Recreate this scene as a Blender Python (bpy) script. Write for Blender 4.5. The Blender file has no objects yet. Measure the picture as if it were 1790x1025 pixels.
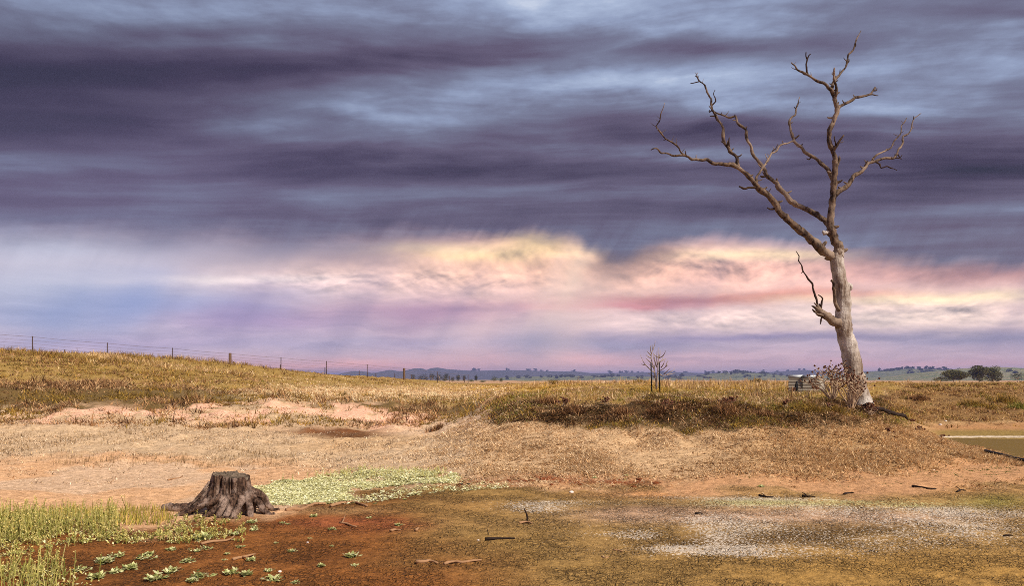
import bpy, bmesh, math, random
import numpy as np
from mathutils import Vector
R = math.radians
rng = np.random.default_rng(11)
random.seed(11)
scene = bpy.context.scene
col = scene.collection

def lin(c):
    return tuple(((x/255)/12.92 if x/255 <= .04045 else ((x/255+.055)/1.055)**2.4) for x in c)

# ------------------------------------------------------------------ camera
F, CX, HY, EYE = 1392.0, 895.0, 660.0, 1.7      # focal length in photo pixels, centre column, eye-level row, eye height (m)
cd = bpy.data.cameras.new('camera'); cam = bpy.data.objects.new('camera', cd); col.objects.link(cam)
cam.location = (0, 0, EYE); cam.rotation_euler = (R(90), 0, 0)
cd.sensor_width = 36; cd.lens = 36*F/1790; cd.shift_y = (HY-512.5)/1790
cd.clip_start = .1; cd.clip_end = 60000
scene.camera = cam

# ------------------------------------------------------------------ exposure, world, sun
EXPO = 1.92
scene.view_settings.view_transform = 'Standard'; scene.view_settings.look = 'None'
scene.view_settings.exposure = EXPO; scene.view_settings.gamma = 1; scene.view_settings.use_curve_mapping = False
scene.cycles.use_denoising = False; scene.cycles.filter_width = .95
scene.cycles.max_bounces = 5; scene.cycles.diffuse_bounces = 2; scene.cycles.glossy_bounces = 2
scene.cycles.transparent_max_bounces = 6; scene.cycles.volume_bounces = 0
SUN_EL, SUN_AZ = 43.0, 132.0                     # azimuth clockwise from the view direction (+Y): from the right, a little behind
world = bpy.data.worlds.new('World'); scene.world = world; world.use_nodes = True
world.cycles.sampling_method = 'MANUAL'; world.cycles.sample_map_resolution = 512

class NB:                                        # small helper that builds math as nodes
    def __init__(s, nt): s.nt = nt; s.nt.nodes.clear()
    def n(s, t): return s.nt.nodes.new(t)
    def put(s, sock, v):
        if isinstance(v, bpy.types.NodeSocket): s.nt.links.new(v, sock)
        elif v is not None: sock.default_value = v
    def m(s, op, a, b=None, c=None, clamp=False):
        x = s.n('ShaderNodeMath'); x.operation = op; x.use_clamp = clamp
        for k, v in enumerate((a, b, c)): s.put(x.inputs[k], v)
        return x.outputs[0]
    def v(s, op, a, b=None):
        x = s.n('ShaderNodeVectorMath'); x.operation = op
        s.put(x.inputs[0], a)
        if b is not None:
            if op == 'SCALE': s.put(x.inputs[3], b)
            else: s.put(x.inputs[1], b)
        return x.outputs['Value'] if op in ('DOT_PRODUCT', 'LENGTH') else x.outputs[0]
    def xyz(s, a=0., b=0., c=0.):
        x = s.n('ShaderNodeCombineXYZ')
        for k, q in enumerate((a, b, c)): s.put(x.inputs[k], q)
        return x.outputs[0]
    def noise(s, vec, scale=1., detail=4., rough=.5, out='Fac', dist=0.):
        x = s.n('ShaderNodeTexNoise'); s.put(x.inputs['Vector'], vec); x.inputs['Scale'].default_value = scale
        x.inputs['Detail'].default_value = detail; x.inputs['Roughness'].default_value = rough; x.inputs['Distortion'].default_value = dist
        return x.outputs[out]
    def voro(s, vec, scale=1., feature='F1', out='Distance'):
        x = s.n('ShaderNodeTexVoronoi'); x.feature = feature; s.put(x.inputs['Vector'], vec); x.inputs['Scale'].default_value = scale
        return x.outputs[out]
    def sm(s, v, a, b, o0=0., o1=1.):
        x = s.n('ShaderNodeMapRange'); x.interpolation_type = 'SMOOTHSTEP'; x.clamp = True
        s.put(x.inputs[0], v); s.put(x.inputs[1], a); s.put(x.inputs[2], b); s.put(x.inputs[3], o0); s.put(x.inputs[4], o1)
        return x.outputs[0]
    def mix(s, f, a, b, mode='MIX'):
        x = s.n('ShaderNodeMix'); x.data_type = 'RGBA'; x.blend_type = mode; x.clamp_factor = True
        s.put(x.inputs[0], f)
        for k, q in ((6, a), (7, b)):
            if isinstance(q, tuple): q = (*q[:3], 1.)
            s.put(x.inputs[k], q)
        return x.outputs[2]
    def ramp(s, f, stops, interp='EASE'):
        x = s.n('ShaderNodeValToRGB'); x.color_ramp.interpolation = interp
        e = x.color_ramp.elements
        while len(e) < len(stops): e.new(.5)
        for k, (p, c) in enumerate(stops): e[k].position = p; e[k].color = (*c, 1)
        s.put(x.inputs[0], f); return x.outputs[0]

def ang(px, py):                                  # photo pixel -> bearing, slope in the sky's units
    return (px-CX)/F*57.3, (HY-py)/F*57.3

def build_sky():
    b = NB(world.node_tree)
    D = b.n('ShaderNodeTexCoord').outputs['Generated']
    sp = b.n('ShaderNodeSeparateXYZ'); b.put(sp.inputs[0], D); X, Y, Z = sp.outputs
    # bearing and slope in degrees-like units; cloud streets that run left to right stay straight
    az = b.m('MULTIPLY', b.m('DIVIDE', X, b.m('MAXIMUM', Y, .45)), 57.3)
    el = b.m('MULTIPLY', b.m('DIVIDE', Z, b.m('MAXIMUM', b.m('ABSOLUTE', Y), .45)), 57.3)
    back = b.m('MULTIPLY', b.m('MAXIMUM', b.m('MULTIPLY', Y, -1.), 0.), 400.)
    wv = b.v('SUBTRACT', b.noise(b.v('MULTIPLY', D, (2.2, 2.2, 7.)), 1., 3., .5, 'Color'), (.5, .5, .5))          # slow swirl
    cb = b.noise(b.v('MULTIPLY', D, (9., 9., 30.)), 1., 7., .58, 'Color')                                         # cumulus lumps
    cbv = b.v('SUBTRACT', cb, (.5, .5, .5))
    cs = b.n('ShaderNodeSeparateColor'); b.put(cs.inputs[0], cb); lump, lump2, lump3 = cs.outputs
    PA = b.xyz(az, el, back)
    Pw = b.v('ADD', b.v('ADD', PA, b.v('MULTIPLY', wv, (9., 2.2, 0.))), b.v('MULTIPLY', cbv, (4., .8, 0.)))
    Pl = b.v('ADD', b.v('ADD', PA, b.v('MULTIPLY', wv, (6., 1.0, 0.))), b.v('MULTIPLY', cbv, (6., 1.5, 0.)))
    def gauss(P, px, py, sx, sy):
        a, e = ang(px, py)
        d = b.v('MULTIPLY', b.v('SUBTRACT', P, (a, e, 0.)), (1/(sx/F*57.3), 1/(sy/F*57.3), .05))
        return b.m('POWER', .3679, b.v('DOT_PRODUCT', d, d))
    # ---- the upper cloud deck: streaked stratus, brightness first, then colour
    sl = b.xyz(b.m('MULTIPLY_ADD', el, -.62, az), b.m('MULTIPLY', el, .10), 0.)
    rain = b.noise(sl, .42, 3., .55); rain2 = b.noise(sl, .17, 2., .5)
    zc = b.m('ADD', b.m('MAXIMUM', b.m('SUBTRACT', Z, b.m('MULTIPLY', b.m('MAXIMUM', X, 0.), .05)), 0.), .06)
    U = b.m('DIVIDE', X, zc); W = b.m('DIVIDE', Y, zc)           # where the sight line meets a flat cloud layer
    s1 = b.noise(b.v('ADD', b.xyz(b.m('MULTIPLY', U, .42), b.m('MULTIPLY', W, 1.9), 3.), b.v('MULTIPLY', wv, (.8, 1.5, 0.))), 1., 3., .5)
    s2 = b.noise(b.v('ADD', b.xyz(b.m('MULTIPLY', U, 1.1), b.m('MULTIPLY', W, 4.6), 9.), b.v('MULTIPLY', wv, (1.5, 2.2, 0.))), 1., 5., .58)
    s3 = lump3
    br = b.m('MULTIPLY_ADD', b.m('SUBTRACT', s1, .5), b.sm(el, 10., 16., .6, 1.1), .555)
    br = b.m('MULTIPLY_ADD', b.m('SUBTRACT', s2, .5), b.sm(el, 9.5, 17., .15, .6), br)
    br = b.m('MULTIPLY_ADD', b.m('SUBTRACT', s3, .5), .20, br)
    br = b.m('MULTIPLY_ADD', b.m('SUBTRACT', lump, .5), .22, br)
    br = b.m('MULTIPLY_ADD', b.m('SUBTRACT', rain, .5), b.sm(el, 14., 9., 0., .36), br)      # rain under the deck's belly
    for px, py, sx, sy, am in DECK:
        br = b.m('MULTIPLY_ADD', gauss(Pw, px, py, sx, sy), am*1.25, br)
    br = b.m('MULTIPLY_ADD', b.m('MULTIPLY', b.m('SUBTRACT', lump2, .5), b.sm(br, .42, .75)), .75, br)      # fluffier where the light comes through
    deck = b.ramp(br, [(0., lin((34, 26, 44))), (.2, lin((64, 50, 74))), (.40, lin((97, 86, 110))), (.58, lin((120, 123, 148))),
                       (.76, lin((148, 160, 190))), (.9, lin((172, 186, 214))), (1., lin((200, 210, 230)))], 'LINEAR')
    deck = b.mix(b.m('MULTIPLY', gauss(Pw, 60, 330, 480, 150), .42), deck, lin((108, 90, 126)))
    deck = b.mix(b.m('MULTIPLY', gauss(Pw, 0, 150, 520, 140), .60), deck, lin((50, 37, 60)))
    deck = b.mix(b.m('MULTIPLY', gauss(Pw, 1740, 430, 260, 55), .55), deck, lin((104, 84, 104)))
    # ---- the lit band under the deck
    low = b.ramp(b.m('DIVIDE', el, 11.), [(0., lin((214, 188, 194))), (.10, lin((203, 178, 192))), (.22, lin((190, 174, 196))), (.38, lin((212, 188, 198))),
                     (.55, lin((228, 200, 200))), (.75, lin((232, 202, 200))), (1., lin((206, 180, 196)))], 'LINEAR')
    for px, py, sx, sy, c, am in LOW:
        low = b.mix(b.m('MULTIPLY', gauss(Pl, px, py, sx, sy), am), low, lin(c))
    for px, py, sx, sy, c, am in GLOW:
        low = b.mix(b.m('MULTIPLY', gauss(Pl, px, py, sx, sy), am), low, lin(c))
    # cumulus heads: lit upper rims, shaded undersides, only where the far heaps stand
    cq = b.v('ADD', b.v('MULTIPLY', D, (15., 15., 34.)), b.v('MULTIPLY', wv, (2., 2., 3.)))
    n_a = b.noise(cq, 1., 6., .52); n_b = b.noise(b.v('ADD', cq, (.05, 0., .16)), 1., 6., .52)
    relief = b.m('SUBTRACT', n_a, n_b)
    lm = 0.
    for px, py, sx, sy, am in HEAPS: lm = b.m('MULTIPLY_ADD', gauss(PA, px, py, sx, sy), am, lm)
    lm = b.m('MULTIPLY', b.m('MINIMUM', lm, 1.), b.sm(el, .5, 2.5))
    k = b.m('MULTIPLY_ADD', b.m('MULTIPLY', b.m('SUBTRACT', n_a, .5), lm), 1.2, 1.)
    k = b.m('MULTIPLY_ADD', b.m('MULTIPLY', relief, lm), 3.6, k)
    k = b.m('MAXIMUM', k, .35)
    low = b.mix(1., low, b.xyz(k, b.m('POWER', k, .92), b.m('POWER', k, .8)), 'MULTIPLY')
    fl = b.noise(b.v('ADD', b.v('MULTIPLY', D, (5., 5., 80.)), b.v('MULTIPLY', cbv, (1.6, 1.6, 3.))), 1., 5., .6)     # flat bars towards the horizon
    k2 = b.m('MULTIPLY_ADD', b.m('MULTIPLY', b.m('SUBTRACT', fl, .5), b.sm(el, 10., 2.5)), .85, 1.)
    low = b.mix(1., low, b.xyz(b.m('POWER', k2, 1.15), k2, b.m('POWER', k2, .75)), 'MULTIPLY')
    low = b.mix(1., low, (1.22, 1.13, 1.06), 'MULTIPLY')
    # ---- ragged lower edge of the deck with slanting rain
    edge = b.m('MULTIPLY_ADD', b.sm(az, 14., 33.), -1.9, 9.9)
    for px, py, sx, am in EDGE:
        a, e = ang(px, py)
        d = b.m('MULTIPLY', b.m('SUBTRACT', az, a), 1/(sx/F*57.3))
        edge = b.m('MULTIPLY_ADD', b.m('POWER', .3679, b.m('MULTIPLY', d, d)), am, edge)
    edge = b.m('MULTIPLY_ADD', b.m('SUBTRACT', rain, .5), b.sm(az, -14., 0., .7, 1.9), edge)
    edge = b.m('MULTIPLY_ADD', b.m('SUBTRACT', rain2, .5), 1.8, edge)
    edge = b.m('MULTIPLY_ADD', b.m('SUBTRACT', lump2, .5), 2.0, edge)
    below = b.m('SUBTRACT', edge, el)
    veil = b.m('MULTIPLY', b.sm(below, 3.4, -.4), b.m('MULTIPLY_ADD', b.sm(rain2, .40, .62), .55, b.m('MULTIPLY', b.sm(rain, .42, .68), .45)))
    veilc = b.mix(.5, low, b.mix(b.sm(az, -14., 0.), lin((112, 112, 140)), lin((124, 92, 106))))
    low = b.mix(b.m('MULTIPLY', veil, .92), low, veilc)
    Ps = b.v('ADD', b.v('ADD', b.xyz(b.m('MULTIPLY_ADD', b.m('SUBTRACT', el, 8.), -.62, az), el, back), b.v('MULTIPLY', wv, (3., 1., 0.))), b.v('MULTIPLY', cbv, (1.5, 1.5, 0.)))
    for px, py, sx, sy, c, am in SHAFTS:                      # slanting rain and light
        low = b.mix(b.m('MULTIPLY', gauss(Ps, px+.62*(py-466), py, sx, sy), am), low, lin(c))
    soft = b.m('MULTIPLY_ADD', b.sm(az, -14., 0.), -.7, 1.5)
    dm = b.sm(b.m('MULTIPLY', below, -1.), b.m('MULTIPLY', soft, -1.), b.m('MULTIPLY', soft, 1.1))
    skyc = b.mix(dm, low, deck)
    rs = b.m('MULTIPLY', b.m('MULTIPLY', b.sm(rain2, .48, .7), b.m('MULTIPLY', b.sm(el, .3, 3.5), b.sm(el, 10., 6.))), .55)      # far shafts
    skyc = b.mix(rs, skyc, b.mix(.6, low, lin((132, 122, 160))))
    # ---- clear sky shows faintly through thin cloud
    st = b.n('ShaderNodeTexSky'); st.sky_type = 'NISHITA'; st.sun_disc = False
    st.sun_elevation = R(SUN_EL); st.sun_rotation = R(SUN_AZ)
    bg1 = b.n('ShaderNodeBackground'); b.put(bg1.inputs[0], st.outputs[0]); bg1.inputs[1].default_value = .05
    bg2 = b.n('ShaderNodeBackground'); b.put(bg2.inputs[0], skyc); bg2.inputs[1].default_value = 2**-EXPO
    ms = b.n('ShaderNodeMixShader'); ms.inputs[0].default_value = .96
    b.nt.links.new(bg1.outputs[0], ms.inputs[1]); b.nt.links.new(bg2.outputs[0], ms.inputs[2])
    o = b.n('ShaderNodeOutputWorld'); b.nt.links.new(ms.outputs[0], o.inputs[0])

DECK = [(60, 125, 620, 46, -.50), (0, 215, 460, 40, -.42), (0, 280, 600, 60, -.14), (560, 105, 300, 26, -.16), (620, 300, 460, 34, -.20), (880, 385, 800, 40, -.12),
        (1330, 210, 380, 30, -.22), (1300, 300, 560, 32, -.14), (1420, 355, 520, 40, -.10), (1250, 75, 260, 22, -.16), (1750, 275, 280, 45, -.22),
        (1080, 15, 420, 55, .28), (1740, 50, 260, 30, .10), (750, 200, 150, 40, .22), (430, 228, 190, 24, .26), (280, 25, 240, 24, .12),
        (1130, 145, 300, 34, .18), (250, 335, 260, 22, .08), (1150, 262, 250, 14, .14), (1600, 165, 260, 20, .06)]
LOW = [(60, 500, 560, 110, (172, 184, 214), .9), (60, 425, 220, 26, (192, 206, 234), .6), (430, 486, 210, 9, (242, 236, 242), .85),
       (320, 530, 180, 28, (126, 148, 208), .6), (90, 548, 170, 32, (124, 142, 192), .7), (480, 562, 190, 26, (156, 132, 182), .65),
       (760, 545, 210, 20, (164, 124, 164), .7), (830, 540, 90, 8, (128, 98, 150), .55), (640, 470, 240, 22, (230, 212, 214), .6),
       (980, 480, 380, 50, (244, 204, 190), .7), (1300, 475, 260, 30, (238, 186, 172), .7),
       (1220, 524, 230, 11, (164, 92, 110), .85), (1380, 517, 120, 11, (206, 118, 104), .65), (1090, 534, 170, 8, (190, 108, 130), .65),
       (1640, 524, 260, 12, (255, 238, 200), .85), (1600, 556, 280, 22, (240, 224, 212), .7), (1230, 562, 280, 16, (234, 214, 212), .7),
       (1060, 600, 180, 20, (130, 134, 170), .8), (1720, 590, 320, 15, (128, 132, 168), .75), (1300, 590, 210, 7, (132, 126, 172), .7),
       (1720, 480, 280, 22, (196, 142, 142), .7), (1480, 515, 150, 8, (220, 150, 142), .5), (600, 602, 280, 9, (164, 160, 192), .7),
       (600, 645, 280, 14, (244, 180, 178), .75), (1000, 632, 220, 13, (236, 182, 184), .6), (1620, 634, 280, 8, (230, 176, 184), .5),
       (200, 600, 280, 22, (190, 174, 214), .6), (1250, 622, 200, 10, (204, 176, 192), .5)]
GLOW = [(930, 450, 280, 46, (252, 204, 172), .85), (880, 438, 200, 13, (255, 224, 172), .9), (945, 420, 75, 22, (255, 228, 172), .9), (755, 430, 110, 9, (255, 226, 188), .8), (1340, 445, 200, 11, (255, 230, 192), .85)]
SHAFTS = [(1000, 545, 55, 110, (250, 214, 200), .45), (850, 560, 40, 80, (240, 200, 198), .35), (1092, 440, 55, 50, (88, 78, 94), .85), (1150, 440, 60, 26, (120, 92, 104), .6), (1005, 480, 20, 80, (255, 226, 204), .4), (960, 500, 16, 90, (252, 218, 204), .35), (930, 600, 55, 40, (144, 146, 180), .5),
          (240, 520, 60, 60, (134, 152, 204), .5), (120, 545, 50, 60, (146, 160, 204), .5), (430, 545, 70, 45, (144, 130, 184), .5), (720, 560, 60, 45, (166, 132, 168), .5), (480, 430, 110, 34, (128, 124, 150), .7), (300, 420, 90, 26, (138, 138, 166), .6),
          (620, 440, 90, 26, (134, 120, 144), .6), (1560, 450, 120, 30, (120, 94, 110), .6), (1740, 465, 120, 26, (140, 104, 116), .6)]
HEAPS = [(820, 490, 260, 36, .9), (1000, 440, 200, 20, .7), (1300, 470, 220, 34, 1.), (1650, 545, 240, 26, .9), (1230, 560, 200, 18, .6), (560, 490, 160, 18, .6), (1700, 480, 200, 30, .5)]
EDGE = [(1095, 450, 65, -1.05), (940, 420, 60, .15), (1300, 430, 130, .0), (640, 430, 170, -.35), (250, 400, 200, .1)]
build_sky()

sd = bpy.data.lights.new('sun', 'SUN'); sd.energy = 1.5; sd.angle = R(10); sd.color = (1., .92, .79)
sun = bpy.data.objects.new('sun', sd); col.objects.link(sun)
_d = Vector((math.sin(R(SUN_AZ))*math.cos(R(SUN_EL)), math.cos(R(SUN_AZ))*math.cos(R(SUN_EL)), math.sin(R(SUN_EL))))
sun.rotation_euler = _d.to_track_quat('Z', 'Y').to_euler()

# ------------------------------------------------------------------ helpers
def link(name, me, mat=None, parent=None):
    o = bpy.data.objects.new(name, me); col.objects.link(o)
    if mat is not None and me is not None and not me.materials: me.materials.append(mat)
    if parent is not None: o.parent = parent
    return o
def tag(o, label=None, cat=None, group=None, kind=None):
    for k, v in (('label', label), ('category', cat), ('group', group), ('kind', kind)):
        if v: o[k] = v
    return o
def thing(name, label, cat, loc=(0, 0, 0), group=None):
    o = bpy.data.objects.new(name, None); col.objects.link(o); o.location = loc; o.empty_display_size = .2
    return tag(o, label, cat, group)
def mesh_np(name, V, loops, counts, colr=None, smooth=False, extra=None):
    me = bpy.data.meshes.new(name)
    V = np.asarray(V, np.float32).reshape(-1, 3); loops = np.asarray(loops, np.int32).ravel(); counts = np.asarray(counts, np.int32)
    me.vertices.add(len(V)); me.vertices.foreach_set('co', V.ravel())
    me.loops.add(len(loops)); me.loops.foreach_set('vertex_index', loops)
    me.polygons.add(len(counts)); st = np.zeros(len(counts), np.int32); st[1:] = np.cumsum(counts)[:-1]
    me.polygons.foreach_set('loop_start', st); me.polygons.foreach_set('loop_total', counts)
    if smooth: me.polygons.foreach_set('use_smooth', np.ones(len(counts), bool))
    if colr is not None:
        at = me.color_attributes.new('Col', 'FLOAT_COLOR', 'POINT')
        c4 = np.ones((len(V), 4), np.float32); c4[:, :3] = colr; at.data.foreach_set('color', c4.ravel())
    for k, a in (extra or {}).items():
        at = me.attributes.new(k, 'FLOAT', 'POINT'); at.data.foreach_set('value', np.asarray(a, np.float32).ravel())
    me.update(calc_edges=True); me.validate()
    return me
def _h(ix, iy, s):
    n = (ix*374761393 + iy*668265263 + s*144665) & 0xffffffff
    n = ((n ^ (n >> 13))*1274126177) & 0xffffffff
    return ((n ^ (n >> 16)) & 0xffff)/65535.0
def vnoise(x, y, s=0):
    x = np.asarray(x, float); y = np.asarray(y, float)
    ix = np.floor(x).astype(np.int64); iy = np.floor(y).astype(np.int64); fx = x-ix; fy = y-iy
    fx = fx*fx*fx*(fx*(fx*6-15)+10); fy = fy*fy*fy*(fy*(fy*6-15)+10)
    a = _h(ix, iy, s); b_ = _h(ix+1, iy, s); c = _h(ix, iy+1, s); d = _h(ix+1, iy+1, s)
    return (a*(1-fx)+b_*fx)*(1-fy)+(c*(1-fx)+d*fx)*fy
def fbm(x, y, oct=4, s=0, g=.5):
    t = 0; am = 1; n = 0
    for o in range(oct):
        t = t+am*vnoise(x*2**o, y*2**o, s+o*17); n += am; am *= g
    return t/n
def cells(x, y, s=0):                              # cracked-mud cells: distance to the cell border, cell value
    ix = np.floor(x).astype(np.int64); iy = np.floor(y).astype(np.int64)
    d1 = np.full(x.shape, 9.); d2 = np.full(x.shape, 9.); idv = np.zeros(x.shape)
    for dx in (-1, 0, 1):
        for dy in (-1, 0, 1):
            cx = ix+dx; cy = iy+dy
            px = cx+_h(cx, cy, s+1); py = cy+_h(cx, cy, s+2)
            d = np.hypot(px-x, py-y); new = d < d1
            d2 = np.where(new, d1, np.minimum(d2, d)); idv = np.where(new, _h(cx, cy, s+3), idv); d1 = np.where(new, d, d1)
    return d2-d1, idv
def sstep(x, a, b_):
    t = np.clip((x-a)/(b_-a), 0, 1); return t*t*(3-2*t)

# ------------------------------------------------------------------ terrain heights, from profiles (distance m, photo row) along bearings
PROF = {
 -500: [(9.9, 900), (14.5, 832), (19, 775), (23, 730), (27, 685), (31, 650), (38, 612), (50, 590), (62, 600), (100, 640)],
 0:   [(9.86, 900), (13.9, 830), (20, 770), (24, 733), (28, 690), (33, 663), (42, 632), (53, 611), (66, 615), (110, 645)],
 200: [(9.86, 900), (13.9, 830), (20, 770), (24, 735), (28, 700), (33, 673), (44, 642), (58, 622), (72, 626), (120, 650)],
 400: [(9.86, 900), (14.2, 826), (20, 770), (24, 738), (27, 716), (31, 693), (42, 660), (65, 638), (80, 641), (120, 657)],
 560: [(11, 875), (16, 808), (21, 768), (22.5, 760), (24, 750), (26.5, 730), (28.5, 708), (30, 697), (38, 687), (50, 672), (73, 654), (90, 655), (130, 662)],
 720: [(10.5, 885), (13.5, 835), (17, 798), (20, 776), (23, 762), (26, 744), (28, 731), (30, 713), (32, 701), (45, 685), (60, 674), (82, 664), (100, 664), (150, 666)],
 800: [(11.5, 860), (13.5, 826), (16, 792), (18.5, 768), (21, 752), (24, 745), (27, 735), (30, 716), (32, 703), (45, 686), (60, 677), (88, 674), (120, 672), (160, 670)],
 870: [(12, 850), (14.5, 804), (17, 772), (19, 742), (20.2, 716), (21.2, 697), (23, 692), (27, 694), (32, 688), (45, 679), (70, 675), (100, 673), (160, 670)],
 1000: [(12.4, 850), (14.5, 800), (16.5, 770), (18, 745), (18.8, 722), (19.5, 704), (22, 692), (30, 678), (45, 672), (60, 671.5), (90, 671), (160, 669.5)],
 1250: [(12.4, 850), (14.3, 802), (16, 772), (17.3, 747), (18, 722), (18.7, 704), (22, 689), (30, 678), (45, 672), (60, 671.5), (90, 671), (160, 669.5)],
 1450: [(12.5, 847), (14, 812), (15.5, 778), (17, 752), (18.2, 727), (19.2, 706), (22, 693), (30, 679), (45, 672.5), (60, 671.5), (90, 671), (160, 669.5)],
 1530: [(12.5, 845), (14, 812), (15.5, 781), (17, 760), (18.6, 738), (20.2, 713), (23, 716), (28, 714), (33, 702), (38, 684), (44, 673), (55, 672), (80, 671), (160, 669.5)],
 1610: [(12.5, 845), (14, 817), (16, 788), (18, 765), (19.8, 749), (22.5, 757), (25.5, 748), (28, 738), (32, 720), (37, 694), (43, 676), (55, 672), (80, 671), (160, 669.5)],
 1690: [(12.5, 848), (15, 816), (17, 795), (18.4, 779), (20, 790), (23, 771), (24, 757), (27, 745), (31, 725), (36, 695), (41, 676), (55, 672), (80, 671), (160, 669.5)],
 1790: [(12.6, 846), (14.2, 824), (16, 808), (17.2, 813), (19.5, 794), (23, 771), (24, 757), (27, 745), (31, 725), (36, 693), (41, 675), (55, 672), (80, 671), (160, 669.5)],
 2300: [(12.6, 846), (14.2, 828), (16, 816), (17.2, 813), (19.5, 794), (23, 771), (24, 757), (27, 745), (31, 725), (36, 690), (41, 672), (55, 666), (80, 666), (160, 667)]}
_PX = np.arange(-500, 2301, 10.)
_LY = np.linspace(math.log(2.5), math.log(14000), 760)
def _table():
    ks = sorted(PROF); rows = []
    for k in ks:
        pr = PROF[k]
        Ys = [2.5, 8.] + [p[0] for p in pr] + [400, 1500, 14000]
        Zs = [0, 0] + [EYE-(p[1]-HY)/F*p[0] for p in pr] + [-.7, -4, -20]
        r = np.interp(_LY, np.log(Ys), Zs); rows.append(r)
    rows = np.array(rows)
    T = np.stack([np.interp(_PX, ks, rows[:, j]) for j in range(len(_LY))], 1)
    g = np.exp(-.5*(np.arange(-9, 10)/3.0)**2); g /= g.sum()
    Tp = np.pad(T, ((0, 0), (9, 9)), mode='edge'); T = sum(g[i]*Tp[:, i:i+T.shape[1]] for i in range(19))
    g = np.exp(-.5*(np.arange(-8, 9)/2.6)**2); g /= g.sum()
    Tp = np.pad(T, ((8, 8), (0, 0)), mode='edge'); T = sum(g[i]*Tp[i:i+T.shape[0]] for i in range(17))
    return T
_T = _table()
def zsm(X, Y):
    X = np.asarray(X, float); Y = np.asarray(Y, float)
    Yc = np.clip(Y, 2.6, 13900); px = np.clip(CX+F*X/Yc, -499, 2299)
    i = (px+500)/10; j = (np.log(Yc)-_LY[0])/(_LY[1]-_LY[0])
    i0 = np.clip(i.astype(int), 0, len(_PX)-2); j0 = np.clip(j.astype(int), 0, len(_LY)-2); fi = i-i0; fj = j-j0
    return (_T[i0, j0]*(1-fi)+_T[i0+1, j0]*fi)*(1-fj)+(_T[i0, j0+1]*(1-fi)+_T[i0+1, j0+1]*fi)*fj
def pix(X, Y, Z):
    Yc = np.maximum(Y, 2.); return CX+F*X/Yc, HY-F*(Z-EYE)/Yc
def poly(px, pts): return np.interp(px, [p[0] for p in pts], [p[1] for p in pts])
# the old shoreline and other lines that part one kind of ground from another (photo columns -> rows on the ground)
SHORE = [(-500, 930), (0, 925), (120, 926), (250, 928), (330, 914), (480, 904), (560, 886), (660, 864), (760, 850), (900, 847), (1000, 850), (1130, 853), (1300, 866), (1500, 869), (1650, 862), (1790, 846), (2300, 840)]
SOILTOP = [(-500, 800), (0, 800), (300, 792), (450, 800), (700, 832), (850, 832), (1000, 836), (1150, 838), (1300, 826), (1500, 828), (1600, 818), (1700, 814), (1790, 812), (2300, 812)]
SCRUB0 = [(-500, 700), (0, 712), (200, 716), (400, 708), (520, 702), (560, 706), (700, 722), (800, 728), (870, 742), (1000, 742), (1250, 748), (1420, 748), (1500, 738), (1540, 742), (1600, 738), (1700, 738), (2300, 736)]
SCRUB1 = [(-500, 660), (0, 666), (200, 668), (400, 686), (520, 698), (600, 699), (720, 702), (800, 703), (870, 697), (1000, 703), (1250, 703), (1450, 706), (1520, 700), (1600, 672), (2300, 672)]

def region(X, Y):                                  # smooth masks of the kinds of ground, world-space noise on every border
    Z = zsm(X, Y); px, py = pix(X, Y, Z)
    far = np.minimum(1., 14/np.maximum(Y, 1))
    n1 = fbm(X*.55, Y*.55, 4, 3)-.5; n2 = fbm(X*1.9, Y*1.9, 3, 9)-.5
    j = (n1*46+n2*26)*far**.8
    q = py+j
    right_basin = sstep(px, 1590, 1660)*sstep(Y, 19, 21.5)
    mud = sstep(q-poly(px, SHORE), -9, 9)*(Y < 16)
    soil = sstep(q-poly(px, SOILTOP), -14, 14)*(1-mud)
    scrub = (1-sstep(q-poly(px, SCRUB0), -7, 7))
    top = 1-sstep(q-poly(px, SCRUB1), -6, 6)
    left = 1-sstep(px, 800, 870)
    return dict(Z=Z, px=px, py=py, n1=n1, n2=n2, mud=mud, soil=soil, scrub=scrub*(1-top), top=top, left=left, rb=right_basin)
def blob(px, py, cx, cy, sx, sy): return np.exp(-((px-cx)/sx)**2-((py-cy)/sy)**2)
def ground_z(X, Y, full=True):
    Z = zsm(X, Y)
    px, py = pix(X, Y, Z)
    mud = sstep(py-poly(px, SHORE), -12, 12)*(Y < 16)
    near = np.clip(1.5-Y/200, 0, 1)*(1-.92*sstep(px, 1590, 1640)*sstep(Y, 18.5, 20)*(1-sstep(Y, 25, 28)))
    rough = (fbm(X*.8, Y*.8, 4, 21)-.5)*(.16+.16*sstep(Y, 19, 26)*sstep(-px, -860, -700))*(1-mud)*near*(Y > 6)
    lump = (fbm(X*2.2, Y*2.2, 3, 23)-.5)*.20*(1-mud)*near*sstep(Y, 12.5, 17)
    bed = (fbm(X*.5, Y*.5, 3, 27)-.5)*.05*mud
    big = (fbm(X*.03, Y*.03, 3, 31)-.5)*2.*sstep(Y, 90, 400)
    und = sstep(Y, 30, 60)*(1-sstep(Y, 200, 500))*(fbm(X*.12, Y*.12, 3, 37)-.5)*.5
    Z = Z+rough+lump+bed+big+und
    return Z

def at(px, py, lift=0.):                            # photo pixel -> point where that sight line meets the ground
    Ys = np.geomspace(4.5, 300, 3000); X = (px-CX)/F*Ys
    Z = ground_z(X, Ys); rows = pix(X, Ys, Z)[1]
    k = int(np.argmax(rows <= py)); k = max(k, 1)
    Yv = Ys[k]; Xv = (px-CX)/F*Yv
    return Vector((Xv, Yv, float(ground_z(np.array([Xv]), np.array([Yv]))[0])+lift))
def gz(x, y): return float(ground_z(np.array([x]), np.array([y]))[0])
def at_depth(px, py, Y): return Vector(((px-CX)/F*Y, Y, EYE-(py-HY)/F*Y))

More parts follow.
